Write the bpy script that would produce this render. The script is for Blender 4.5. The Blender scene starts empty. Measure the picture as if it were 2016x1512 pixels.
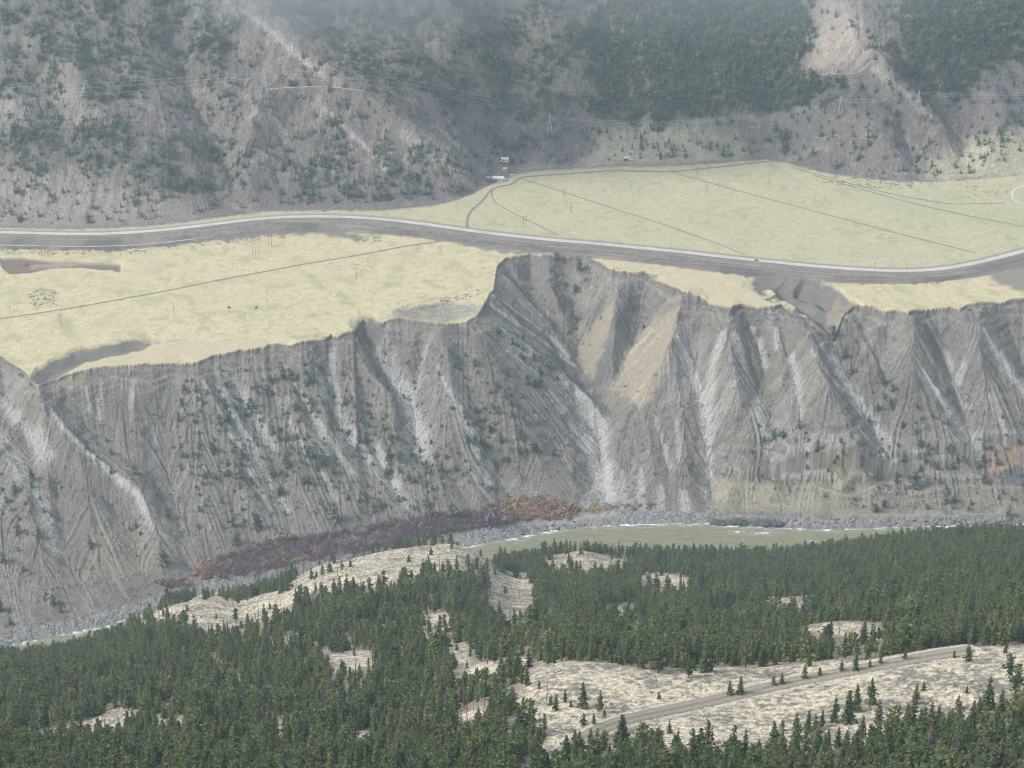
import bpy, math, random
import numpy as np
# ---------------------------------------------------------------- camera, sky, sun, exposure
scene = bpy.context.scene
HC = 1387.0                       # camera height above the river
F = 4400.0                        # focal length in photo pixels (2016 wide)
TH = math.radians(26.5)           # downward pitch
ST, CT = math.sin(TH), math.cos(TH)
cam_data = bpy.data.cameras.new('camera')
cam_data.sensor_width = 36.0
cam_data.lens = 36.0 * F / 2016.0
cam_data.clip_start = 1.0
cam_data.clip_end = 20000.0
cam = bpy.data.objects.new('camera', cam_data)
scene.collection.objects.link(cam)
cam.location = (0, 0, HC)
cam.rotation_euler = (math.radians(90) - TH, 0, 0)
scene.camera = cam

SUN_EL, SUN_AZ = math.radians(42), math.radians(258)   # azimuth clockwise from +Y
world = bpy.data.worlds.new('World'); scene.world = world; world.use_nodes = True
wn = world.node_tree
sky = wn.nodes.new('ShaderNodeTexSky'); sky.sky_type = 'NISHITA'; sky.sun_disc = False
sky.sun_elevation = SUN_EL; sky.sun_rotation = SUN_AZ
sky.air_density = 1.0; sky.dust_density = 1.5; sky.ozone_density = 0.6
bg = wn.nodes['Background']; bg.inputs['Strength'].default_value = 0.10
hs_ = wn.nodes.new('ShaderNodeHueSaturation'); hs_.inputs['Saturation'].default_value = 0.55   # overcast: a grey-blue sky
wn.links.new(sky.outputs['Color'], hs_.inputs['Color']); wn.links.new(hs_.outputs['Color'], bg.inputs['Color'])
sun_data = bpy.data.lights.new('sun', 'SUN'); sun_data.energy = 1.35; sun_data.angle = math.radians(16)
sun_data.color = (1.0, 0.97, 0.92)
sun = bpy.data.objects.new('sun', sun_data); scene.collection.objects.link(sun)
sun.rotation_euler = (math.radians(90) - SUN_EL, 0, math.radians(180) - SUN_AZ)
vs = scene.view_settings
vs.view_transform = 'Standard'; vs.look = 'None'; vs.exposure = 1.30; vs.gamma = 1.0; vs.use_curve_mapping = False
scene.cycles.use_denoising = True
scene.cycles.use_adaptive_sampling = False
scene.cycles.filter_width = 1.05
scene.cycles.max_bounces = 4
scene.cycles.diffuse_bounces = 2
scene.cycles.transparent_max_bounces = 4
scene.cycles.volume_bounces = 0

HAZE_D = 0.000062                  # extinction per metre
COL = scene.collection
rng = np.random.default_rng(7)
random.seed(7)

def tag(o, label=None, cat=None, group=None, kind=None):
    if label: o['label'] = label
    if cat: o['category'] = cat
    if group: o['group'] = group
    if kind: o['kind'] = kind
    return o

# ---------------------------------------------------------------- picture geometry
def tan_dep(v):
    q = (756.0 - np.asarray(v, float)) / F
    return np.tan(TH - np.arctan(q))

def s_of(u, v):
    t = tan_dep(v)
    return (np.asarray(u, float) - 1008.0) / F * (CT + t * ST)

def project(X, Y, Z):
    zr = Z - HC
    c = Y * CT - zr * ST
    up = Y * ST + zr * CT
    return 1008.0 + F * X / c, 756.0 - F * up / c

# ---------------------------------------------------------------- noise
def _hash(ix, iy, seed):
    h = (ix.astype(np.int64) * 374761393 + iy.astype(np.int64) * 668265263 + seed * 982451653) & 0xFFFFFFFF
    h = ((h ^ (h >> 13)) * 1274126177) & 0xFFFFFFFF
    return ((h ^ (h >> 16)) & 0xFFFF).astype(np.float32) / 65535.0

def perlin(x, y, seed=0):
    x = np.asarray(x, np.float32); y = np.asarray(y, np.float32)
    xi = np.floor(x); yi = np.floor(y)
    xf = x - xi; yf = y - yi
    ux = xf * xf * xf * (xf * (xf * 6 - 15) + 10); uy = yf * yf * yf * (yf * (yf * 6 - 15) + 10)
    def g(dx, dy):
        a = _hash(xi + dx, yi + dy, seed) * np.float32(6.2831853)
        return np.cos(a) * (xf - dx) + np.sin(a) * (yf - dy)
    a = g(0, 0); b = g(1, 0); c = g(0, 1); d = g(1, 1)
    return ((a + (b - a) * ux) * (1 - uy) + (c + (d - c) * ux) * uy) * np.float32(1.5)

def fbm(x, y, seed=0, octv=4, gain=0.5):
    r = 0.0; amp = 1.0; tot = 0.0
    for i in range(octv):
        r = r + amp * perlin(x * 2.0 ** i, y * 2.0 ** i, seed + 17 * i); tot += amp; amp *= gain
    return r / tot

def ridged(x, y, seed=0, octv=3):
    r = 0.0; amp = 1.0; tot = 0.0
    for i in range(octv):
        r = r + amp * (1 - 2 * np.abs(perlin(x * 2.0 ** i, y * 2.0 ** i, seed + 31 * i))); tot += amp; amp *= 0.5
    return r / tot

def sstep(a, b, x):
    t = np.clip((x - a) / (b - a), 0, 1)
    return t * t * (3 - 2 * t)

def inpoly(U, V, poly):
    p = np.asarray(poly, float)
    m = (U >= p[:, 0].min()) & (U <= p[:, 0].max()) & (V >= p[:, 1].min()) & (V <= p[:, 1].max())
    out = np.zeros(U.shape, bool)
    uu = U[m]; vv = V[m]
    c = np.zeros(uu.shape, bool)
    n = len(p)
    for i in range(n):
        x1, y1 = p[i]; x2, y2 = p[(i + 1) % n]
        if y1 == y2: continue
        k = ((y1 > vv) != (y2 > vv)) & (uu < (x2 - x1) * (vv - y1) / (y2 - y1) + x1)
        c ^= k
    out[m] = c
    return out

def polydist(X, Y, pts, maxd):
    """distance of grid points to a world polyline (inf beyond maxd) and the fraction along it"""
    pts = np.asarray(pts, float)
    D = np.full(X.shape, 1e9, np.float32); T = np.zeros(X.shape, np.float32)
    seg = np.hypot(np.diff(pts[:, 0]), np.diff(pts[:, 1])); L = np.concatenate([[0], np.cumsum(seg)])
    for i in range(len(pts) - 1):
        a = pts[i]; b = pts[i + 1]
        x0, x1 = min(a[0], b[0]) - maxd, max(a[0], b[0]) + maxd
        y0, y1 = min(a[1], b[1]) - maxd, max(a[1], b[1]) + maxd
        rows = np.where((Y[:, 0] >= y0) & (Y[:, 0] <= y1))[0]
        if len(rows) == 0: continue
        r0, r1 = rows[0], rows[-1] + 1
        xs = X[r0:r1]
        cols = np.where((xs.max(0) >= x0) & (xs.min(0) <= x1))[0]
        if len(cols) == 0: continue
        c0, c1 = cols[0], cols[-1] + 1
        xx = X[r0:r1, c0:c1]; yy = Y[r0:r1, c0:c1]
        dx, dy = b[0] - a[0], b[1] - a[1]; ll = dx * dx + dy * dy + 1e-9
        t = np.clip(((xx - a[0]) * dx + (yy - a[1]) * dy) / ll, 0, 1)
        d = np.hypot(xx - a[0] - t * dx, yy - a[1] - t * dy)
        sub = D[r0:r1, c0:c1]; st = T[r0:r1, c0:c1]
        k = d < sub
        sub[k] = d[k]; st[k] = ((L[i] + t * seg[i]) / L[-1])[k]
    return D, T

def gsmooth(a, sig, axis):
    r = int(3 * sig) + 1
    k = np.exp(-0.5 * (np.arange(-r, r + 1) / sig) ** 2); k /= k.sum()
    a = np.moveaxis(a, axis, 0)
    p = np.concatenate([np.repeat(a[:1], r, 0), a, np.repeat(a[-1:], r, 0)], 0)
    o = sum(k[i] * p[i:i + a.shape[0]] for i in range(2 * r + 1))
    return np.moveaxis(o, 0, axis)

class Grid:
    """height field on a fan of columns (s = X/Y) and rows (Y)"""
    def __init__(g, s, y):
        g.s = s; g.y = y
        g.X = (s[None, :] * y[:, None]); g.Y = np.repeat(y[:, None], len(s), 1)
        g.Z = None
    def height(g, x, y):
        x = np.asarray(x, float); y = np.asarray(y, float)
        j = np.clip(np.interp(x / y, g.s, np.arange(len(g.s))), 0, len(g.s) - 1.001)
        i = np.clip(np.interp(y, g.y, np.arange(len(g.y))), 0, len(g.y) - 1.001)
        j0 = j.astype(int); i0 = i.astype(int); fj = j - j0; fi = i - i0
        Z = g.Z
        return (Z[i0, j0] * (1 - fj) + Z[i0, j0 + 1] * fj) * (1 - fi) + (Z[i0 + 1, j0] * (1 - fj) + Z[i0 + 1, j0 + 1] * fj) * fi
    def at(g, u, v, ymin=0):
        t = float(tan_dep(v)); s = float(s_of(u, v))
        j = np.clip(np.interp(s, g.s, np.arange(len(g.s))), 0, len(g.s) - 1.001); j0 = int(j); fj = j - j0
        z = g.Z[:, j0] * (1 - fj) + g.Z[:, j0 + 1] * fj
        d = z - (HC - t * g.y)
        k = np.where((d >= 0) & (g.y > ymin))[0]
        i = k[0] if len(k) else len(g.y) - 1
        if i == 0: yy = g.y[0]
        else:
            a, b = d[i - 1], d[i]
            yy = g.y[i - 1] + (g.y[i] - g.y[i - 1]) * (np.clip(-a / (b - a + 1e-9), 0, 1))
        x = s * yy
        return float(x), float(yy), float(g.height(x, yy))

def at_line(g, pts, n=4):
    """a traced line, densified, laid onto the ground of g"""
    pts = np.asarray(pts, float); out = []
    for a, b in zip(pts[:-1], pts[1:]):
        k = max(1, int(np.hypot(*(b - a)) / n)) if n > 0 else 1
        for i in range(k): out.append(a + (b - a) * i / k)
    out.append(pts[-1])
    return np.array([g.at(p[0], p[1]) for p in out])

# ---------------------------------------------------------------- far side: river bank, canyon slope, bench, mountain
BX, BY, B0 = 0.03, 0.03, 157.0
def bench_z(X, Y): return B0 + BX * X + BY * (Y - 2620.0)
def bench_y(u, v):
    t = tan_dep(v); s = s_of(u, v)
    return (HC - B0 + BY * 2620.0) / (t + BX * s + BY)

WATER = [(-400,1350),(0,1272),(60,1262),(120,1248),(200,1235),(300,1205),(400,1170),(560,1140),(700,1104),(850,1084),(930,1074),(1010,1060),(1080,1047),(1150,1037),(1250,1033),(1330,1031),(1390,1029),(1450,1036),(1530,1039),(1620,1043),(1800,1037),(2016,1032),(2400,1020)]
TOE = [(-400,1300),(0,1246),(150,1217),(250,1190),(330,1162),(400,1142),(560,1118),(700,1085),(850,1055),(930,1040),(1000,1030),(1100,1017),(1180,1004),(1300,1006),(1390,1009),(1500,1013),(1620,1021),(1800,1022),(2016,1020),(2400,1008)]
RIM = [(-400,705),(-100,702),(0,700),(40,722),(75,758),(130,738),(180,724),(255,718),(300,716),(345,712),(380,715),(420,700),(470,690),(520,684),(528,678),(555,677),(575,680),(620,669),(640,664),(652,656),(664,660),(696,654),(702,640),(716,624),(730,627),(752,634),(764,629),(790,626),(830,632),(858,638),(880,638),(920,634),(942,622),(952,600),(972,572),(976,545),(980,522),(995,507),(1010,505),(1030,500),(1045,496),(1060,500),(1090,502),(1140,502),(1165,505),(1190,520),(1205,530),(1220,533),(1240,535),(1275,535),(1290,545),(1310,556),(1335,566),(1345,578),(1380,585),(1400,597),(1420,605),(1440,612),(1450,606),(1460,600),(1480,603),(1500,605),(1525,602),(1540,597),(1560,608),(1600,627),(1628,640),(1642,640),(1654,624),(1664,607),(1680,599),(1690,598),(1720,602),(1745,615),(1765,612),(1788,622),(1800,615),(1830,606),(1870,602),(1890,610),(1905,600),(1930,598),(1960,597),(1990,590),(2016,585),(2400,560)]
FOOT = [(-400,455),(0,448),(150,452),(300,445),(420,430),(500,417),(620,414),(760,415),(850,405),(900,398),(940,380),(985,350),(1020,338),(1200,328),(1350,326),(1450,318),(1530,310),(1600,338),(1700,352),(1800,360),(1900,355),(2016,345),(2400,330)]

sf = np.concatenate([np.linspace(-0.52, -0.266, 130, endpoint=False), np.linspace(-0.266, 0.266, 1380, endpoint=False), np.linspace(0.266, 0.52, 130)])
yf = np.concatenate([np.arange(1990, 2400, 2.0), np.arange(2400, 2640, 1.0), np.arange(2640, 2920, 1.4), np.arange(2920, 3120, 2.4), np.arange(3120, 3560, 2.0), np.linspace(3560, 4500, 60)])
G = Grid(sf, yf)

def densify(p, n=6):
    p = np.asarray(p, float); o = []
    for a, b in zip(p[:-1], p[1:]):
        k = max(1, int(np.hypot(*(b - a)) / n))
        o += [a + (b - a) * i / k for i in range(k)]
    o.append(p[-1]); return np.array(o)

def line_in_s(pts, yrule):
    p = densify(pts); s = s_of(p[:, 0], p[:, 1]); y = yrule(p[:, 0], p[:, 1])
    o = np.argsort(s); return np.interp(sf, s[o], y[o])

yW = line_in_s(WATER, lambda u, v: HC / tan_dep(v))
yT = line_in_s(TOE, lambda u, v: (HC - 7) / tan_dep(v))
yT = np.maximum(yT, yW + 8)
yR = line_in_s(RIM, bench_y)
yR = yR + 5.0 * fbm(sf * 2650 / 16.0, sf * 0 + 1.7, 5, 4) + 2.5 * np.abs(fbm(sf * 2650 / 6.0, sf * 0 + 9.1, 6, 2))
yF = gsmooth(line_in_s(FOOT, bench_y), 22, 0)
X, Y = G.X, G.Y
zb = bench_z(X, Y)
zbR = bench_z(sf * yR, yR)
jag = 4.0 * fbm(sf * 2600 / 14.0, sf * 0, 5, 4)
w = np.clip((Y - yT) / (yR - yT), 0, 1)
gw = w - 0.10 * np.sin(np.pi * w)
gw = np.where(w > 0.93, gw, gw)
slope_z = 7 + (zbR - 7) * gw
rim_w = np.stack([sf * yR, yR], 1)[::4]
D_rim, _ = polydist(X, Y, rim_w, 150.0)
relax = zb - 0.66 * np.minimum(D_rim, 400) - 2
slope_z = np.where(Y < yR, np.maximum(slope_z, np.minimum(relax, zb - 0.3)), slope_z)
bank_z = np.where(Y < yW, np.maximum(-6, -(yW - Y) * 0.12), 7 * np.clip((Y - yW) / (yT - yW), 0, 1) ** 0.8)
d_m = np.maximum(Y - yF, 0)
mtn = 0.62 * d_m - 12 * (1 - np.exp(-d_m / 35.0))
Z = np.where(Y < yT, bank_z, np.where(Y < yR, slope_z, zb + mtn))
G.Z = Z
cls_slope = (Y >= yT) & (Y < yR); cls_bank = Y < yT; cls_mtn = Y > yF
cls_field = (Y >= yR) & (Y <= yF)

# gullies (negative) and spurs (positive): traced line, height, half width
CARVE = [
 # amphitheatre
 ([(1112,530),(1135,590),(1138,690),(1165,740),(1190,775),(1180,830),(1188,900),(1194,985)], -15, 42),
 ([(1045,505),(1062,560),(1100,620),(1136,690)], -9, 24),
 ([(1185,545),(1165,600),(1145,660)], -6, 16),
 ([(1275,560),(1262,620),(1228,710),(1195,765)], -11, 24),
 ([(1080,510),(1075,560),(1110,610)], 8, 22),
 ([(1130,525),(1150,560)], 6, 16),
 ([(1205,536),(1180,590),(1146,640)], 6, 13),
 ([(1218,575),(1206,640),(1186,700),(1168,750)], 12, 24),
 ([(1347,592),(1330,645),(1320,690),(1292,750),(1262,800)], 15, 34),
 ([(985,540),(1040,600),(1130,690)], 5, 14),
 ([(960,580),(1030,650),(1110,720)], 6, 14),
 ([(945,625),(1020,680),(1100,735),(1180,800)], 9, 20),
 ([(965,600),(1050,668),(1120,715)], -4, 10),
 ([(1245,800),(1215,870),(1205,950)], 6, 22),
 ([(1262,805),(1280,870),(1290,960)], 5, 18),
 # right hand
 ([(1352,640),(1374,700),(1386,800),(1396,900),(1398,1000)], -11, 28),
 ([(1441,614),(1433,680),(1446,760),(1470,840)], 13, 32),
 ([(1484,640),(1502,700),(1512,770),(1522,850),(1526,920)], -8, 24),
 ([(1462,622),(1480,680),(1500,730)], 4, 10),
 ([(1520,625),(1530,680),(1545,720)], 4, 10),
 ([(1545,660),(1560,720),(1578,800),(1592,880)], -5, 18),
 ([(1585,632),(1592,690),(1612,740),(1645,810)], 10, 26),
 ([(1520,560),(1570,580),(1620,612),(1650,660),(1680,730),(1712,800),(1748,870),(1762,920)], -16, 36),
 ([(1508,562),(1560,598),(1628,640)], 5, 14),
 ([(1560,560),(1610,575),(1650,600)], -16, 30),
 ([(1792,625),(1796,670),(1790,720),(1806,800)], 13, 34),
 ([(1735,640),(1715,700),(1700,770)], 5, 18),
 ([(1842,630),(1872,700),(1902,770),(1912,850),(1930,890)], -10, 26),
 ([(1930,612),(1926,680),(1936,750)], 9, 26),
 ([(1985,620),(2010,690),(2040,750)], -8, 22),
 ([(1740,950),(1760,1000)], -4, 16), ([(1660,905),(1650,990)], 8, 26), ([(1530,940),(1510,1005)], 5, 20), ([(1440,960),(1430,1005)], 4, 16),
 # left hand
 ([(648,668),(642,720),(664,780),(680,830),(705,890)], -7, 20),
 ([(722,640),(738,690),(772,740),(812,775),(816,830),(832,900)], -11, 26),
 ([(850,650),(832,690),(814,770)], -6, 16),
 ([(864,642),(876,700),(892,780)], 7, 26),
 ([(700,662),(746,760),(792,850)], 7, 22),
 ([(596,676),(620,760),(650,850)], 4, 18),
 ([(940,640),(985,740),(1040,860),(1080,960)], 5, 30),
 ([(905,700),(935,800),(975,900),(1000,980)], -4, 18),
 ([(560,690),(590,760),(640,880)], -4, 14),
 ([(455,735),(500,830),(560,960)], -4, 16), ([(400,740),(440,860),(500,1010)], 4, 20), ([(730,870),(800,1000)], -4, 12), ([(850,880),(930,1000)], -4, 14),
 ([(290,672),(220,688),(150,702),(100,728),(55,775)], -8, 22),
 ([(75,762),(92,830),(135,862),(205,925),(272,975),(302,1045),(322,1110)], 12, 30),
 ([(0,800),(60,860),(108,940),(122,1050),(126,1110)], -10, 34),
 ([(160,860),(240,980),(300,1100)], -6, 26),
 ([(345,720),(330,800),(318,880),(350,1000)], -5, 26),
 ([(-60,760),(0,860),(60,1000),(90,1130)], 6, 30),
]
CARVE_M = [
 ([(440,-40),(520,50),(600,120),(700,200),(850,300),(940,360)], 14, 60),
 ([(330,40),(380,170),(430,270),(470,400)], -12, 50),
 ([(560,150),(505,240),(480,330),(505,410)], 12, 45),
 ([(60,120),(90,200),(150,300)], -8, 40), ([(140,130),(180,190),(230,250)], 8, 40),
 ([(700,220),(800,320),(860,390)], -6, 30), ([(800,200),(950,290),(1000,330)], 6, 40),
 ([(760,-20),(860,100),(960,220)], -8, 50), ([(1050,-20),(1100,120),(1150,230)], 8, 60), ([(1180,0),(1220,130),(1260,240)], -8, 50),
 ([(1640,-20),(1670,60),(1700,130)], 8, 60),
 ([(1700,110),(1760,165),(1830,230),(1872,292)], 14, 40),
 ([(1790,150),(1850,205),(1900,262),(1890,310)], -14, 40),
 ([(1770,230),(1790,280),(1802,330)], -7, 22), ([(1660,215),(1720,260),(1760,320)], 8, 50),
 ([(1930,140),(1960,200),(1990,260)], 8, 50), ([(1380,240),(1430,290),(1480,315)], -5, 26), ([(1400,140),(1440,200)], 6, 40),
 ([(1900,290),(1960,310),(2040,320)], 7, 30),
]
def carve(lst, mask, sharp):
    add_p = np.zeros_like(Z); add_n = np.zeros_like(Z)
    for pts, h, wid in lst:
        wp = at_line(G, pts, 8)[:, :2]
        wx = 0.22 * wid * fbm(np.arange(len(wp)) * 0.35, np.full(len(wp), len(pts) * 7.3 + pts[0][0]), 3, 2)
        wp[:, 0] += wx
        D, T = polydist(X, Y, wp, wid * 1.5); h = h * (1.25 if sharp < 1 else 1.8)
        Dn = D * (1 + 0.35 * NZ)
        k = np.clip(1 - Dn / wid, 0, 1)
        k = k ** sharp if h < 0 else k ** 1.05
        ends = sstep(0, 0.10, T) * 0.6 + 0.4
        ends = ends * (1 - 0.5 * sstep(0.8, 1.0, T))
        if h > 0: add_p = np.maximum(add_p, h * k * ends)
        else: add_n = np.minimum(add_n, h * k * ends)
    return (add_p + add_n)
NZ = fbm(X / 22.0, Y / 22.0, 11, 3)
edge = sstep(0, 1, np.minimum((Y - yT) / 30.0, 1)) * (Y > yT)
cv = carve(CARVE, None, 0.9)
Zs = Z + cv * edge
# the bench stays level right up to the rim, except where a gully head bites into it
Z = np.where(cls_mtn, Z, np.where(Y > yW, Zs, Z))
cvm = carve(CARVE_M, None, 1.2)
Z = Z + cvm * sstep(0, 40, Y - yF)
# fine relief
dirk = np.interp(sf, [-0.25, -0.12, 0.0, 0.06, 0.13, 0.25], [0.42, 0.52, 0.42, 0.12, 0.3, 0.42])[None, :]
PX = X + dirk * (Y - 2430.0)
def lic(Zs_, noises, nstep, step):
    """noise smeared down the fall line of the ground: rills and talus streaks"""
    zs = gsmooth(gsmooth(Zs_, 2.5, 0), 2.5, 1)
    zx = np.gradient(zs, sf, axis=1) / Y
    zy = np.gradient(zs, yf, axis=0) - sf[None, :] * zx
    m = np.sqrt(zx * zx + zy * zy) + 1e-4
    zx = (zx / m).astype(np.float32); zy = (zy / m).astype(np.float32)
    acc = [n.copy() for n in noises]
    ii = np.arange(len(yf), dtype=np.float64); jj = np.arange(len(sf), dtype=np.float64)
    for sgn in (1, -1):
        px, py = X.copy(), Y.copy()
        ia = np.repeat(np.arange(len(yf))[:, None], len(sf), 1); ja = np.repeat(np.arange(len(sf))[None, :], len(yf), 0)
        for k in range(nstep):
            px += sgn * step * zx[ia, ja]; py += sgn * step * zy[ia, ja]
            ia = np.clip(np.rint(np.interp(py, yf, ii)), 0, len(yf) - 1).astype(np.int32)
            ja = np.clip(np.rint(np.interp(px / py, sf, jj)), 0, len(sf) - 1).astype(np.int32)
            for a, n in zip(acc, noises): a += n[ia, ja]
    return [((a - a.mean()) / (a.std() + 1e-9)).astype(np.float32) for a in acc]
_wn = np.random.default_rng(77).standard_normal(X.shape).astype(np.float32)
L1, L2, L3 = lic(Z, [gsmooth(gsmooth(_wn, 0.8, 0), 0.8, 1), perlin(X / 4.5, Y / 4.5, 401), perlin(X / 12.0, Y / 12.0, 403)], 13, 3.6)
rill = 0.50 * L2 + 0.20 * L3
fine = fbm(X / 6.0, Y / 6.0, 23, 3)
onslope = cls_slope * np.clip(w * (1 - w) * 6, 0, 1)
Z = Z + onslope * (2.3 * rill + 0.30 * L1 + 0.6 * fine + 2.0 * fbm(PX / 45.0, Y / 90.0, 29, 2))
# ledges of silt and gravel, strongest low on the right hand cliff and under the rim
led = perlin(Z / 5.5 + 1.2 * fbm(X / 40.0, Y / 40.0, 501, 2), X / 160.0, 503)
ledw = cls_slope * (0.35 + 0.9 * sstep(0.07, 0.12, sf)[None, :] * (1 - sstep(0.25, 0.5, w)) + 0.5 * sstep(0.8, 0.95, w))
Z = Z + ledw * 1.6 * np.sign(led) * np.abs(led) ** 0.6
# crumbly scarp just under the rim
Z = Z - 3.2 * np.exp(-((yR - Y) / 7.0) ** 2) * (Y < yR) * (0.7 + 0.8 * fbm(X / 9.0, Y / 30.0, 31, 3))
Z = Z + cls_field * (1.2 * fbm(X / 80.0, Y / 80.0, 33, 3) + 0.15 * fbm(X / 7.0, Y / 7.0, 35, 2)) * sstep(0, 40, Y - yR)
mm = sstep(0, 60, Y - yF)
Z = Z + mm * (8 * fbm((X + 0.2 * Y) / 90.0, Y / 110.0, 37, 5) + 0.55 * L3 + 0.35 * L2 + 2.2 * fbm(X / 14.0, Y / 14.0, 41, 4))
Z = Z + cls_bank * (Y > yW) * (1.8 * fbm(X / 7.0, Y / 5.0, 43, 4) + 1.0 * np.maximum(0, perlin(X / 2.6, Y / 2.6, 45)))
G.Z = Z

# ---------------------------------------------------------------- roads on the bench
HIGHWAY = [(-900,450),(-330,452),(-150,456),(0,459),(130,463),(200,463),(300,458),(400,446),(500,433),(580,427.5),(680,427.5),(760,433),(850,445),(950,460),(1050,471),(1200,484),(1350,499),(1480,513.5),(1600,526),(1700,534),(1780,537),(1850,534),(1920,522),(1980,506),(2016,496),(2160,455),(2330,420),(2600,380),(3000,345)]
RAIL = [(-900,468),(-330,472),(-150,479),(0,483.5),(150,486.5),(240,485.5),(330,478),(420,466),(520,456),(620,450),(720,451),(820,460),(880,468),(960,479),(1100,493),(1300,514),(1500,540),(1620,549),(1700,552),(1780,553),(1850,549),(1950,533),(2016,517),(2160,480),(2330,443),(2600,402),(3000,366)]
def smooth_line(p, k=3, it=4):
    p = np.array(p, float)
    for _ in range(it):
        q = p.copy(); q[1:-1] = 0.25 * p[:-2] + 0.5 * p[1:-1] + 0.25 * p[2:]
        p = q
    return p
def flatten(g, line, wid, fade, zoff=0.0):
    """level the ground of g along a line; gives the line its graded height"""
    D, T = polydist(g.X, g.Y, line[:, :2], wid + fade)
    seg = np.hypot(np.diff(line[:, 0]), np.diff(line[:, 1])); L = np.concatenate([[0], np.cumsum(seg)]) / seg.sum()
    zt = np.interp(T, L, line[:, 2]) + zoff
    k = 1 - sstep(wid, wid + fade, D)
    g.Z = g.Z * (1 - k) + zt * k
    return D
hw = smooth_line(at_line(G, HIGHWAY, 10), it=30)
hw[:, 2] = gsmooth(hw[:, 2], 12, 0) + 1.5
rl = smooth_line(at_line(G, RAIL, 10), it=20)
rl[:, 2] = gsmooth(rl[:, 2], 12, 0) + 0.5
D_rl = flatten(G, rl, 3.5, 6)
D_hw = flatten(G, hw, 8, 10)
TRACKS = {
 'field': [[(-100,642),(0,628),(150,605),(300,578),(450,548),(600,520),(720,500),(800,484),(880,474)]],
 'upper': [[(1030,353),(1100,375),(1200,408),(1300,440),(1400,475),(1465,500)], [(1325,340),(1450,375),(1600,415),(1750,455),(1920,498)],
           [(968,372),(968,395),(1010,420),(1100,463)], [(1600,345),(1700,374),(1800,401),(1900,424),(2016,446),(2200,480)], [(1560,330),(1640,352),(1720,374),(1780,387),(1868,402),(1980,400)]],
 'farm': [[(920,452),(917,430),(930,410),(955,393),(960,376),(985,366),(1012,364),(1019,349),(1080,345),(1200,336),(1330,338),(1450,325),(1530,316)]],
 'right': [[(2120,425),(2040,408),(1998,398),(1986,387),(1990,376),(2005,367),(2060,362)]],
 'hill': [[(530,175),(600,171),(660,172),(720,180),(790,188)], [(1580,149),(1650,146),(1690,146),(1722,118)], [(1600,273),(1665,265),(1720,276)], [(1900,300),(1960,305),(2060,318)], [(1860,347),(1950,338),(2060,336)]],
}
G_tracks = {k: [smooth_line(at_line(G, p, 6), it=4) for p in v] for k, v in TRACKS.items()}
for p in G_tracks['hill']: flatten(G, p, 2.5, 4)
PIT = [(0,508),(40,506),(110,514),(190,517),(240,520),(236,536),(222,530),(200,530),(160,525),(100,527),(60,536),(20,538),(5,525)]
Z = G.Z
U, V = project(X, Y, Z)
pit = inpoly(U, V, PIT) & cls_field
pits = gsmooth(gsmooth(pit.astype(float), 1.5, 0), 1.5, 1)
G.Z = Z = Z - 3.0 * pits
U, V = project(X, Y, Z)

# ---------------------------------------------------------------- ground colours (albedo, with the shaded sides of the tan ridges painted in)
def lin(c):
    c = np.asarray(c, float) / 255.0
    return np.where(c <= 0.04045, c / 12.92, ((c + 0.055) / 1.055) ** 2.4)
C = np.zeros(Z.shape + (3,), np.float32)
def mix(mask, col):
    m = np.clip(mask, 0, 1)[..., None].astype(np.float32)
    C[:] = C * (1 - m) + np.asarray(col, np.float32) * m
def soft(poly, sig=2.0, jit=6.0, cls=None):
    m = inpoly(U + jit * J1, V + 0.6 * jit * J2, poly)
    if cls is not None: m &= cls
    return m.astype(np.float32) if sig <= 0 else gsmooth(gsmooth(m.astype(np.float32), sig, 0), sig, 1)
J1 = fbm(X / 14.0, Y / 14.0, 51, 4) * 2; J2 = fbm(X / 14.0, Y / 14.0, 53, 4) * 2
N1 = fbm(X / 60.0, Y / 60.0, 55, 4); N2 = fbm(X / 12.0, Y / 12.0, 57, 4); N3 = fbm(X / 3.2, Y / 3.2, 59, 3)
ST1 = 0.22 * L2; ST2 = 0.22 * L3; ST3 = 0.22 * L1
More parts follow.
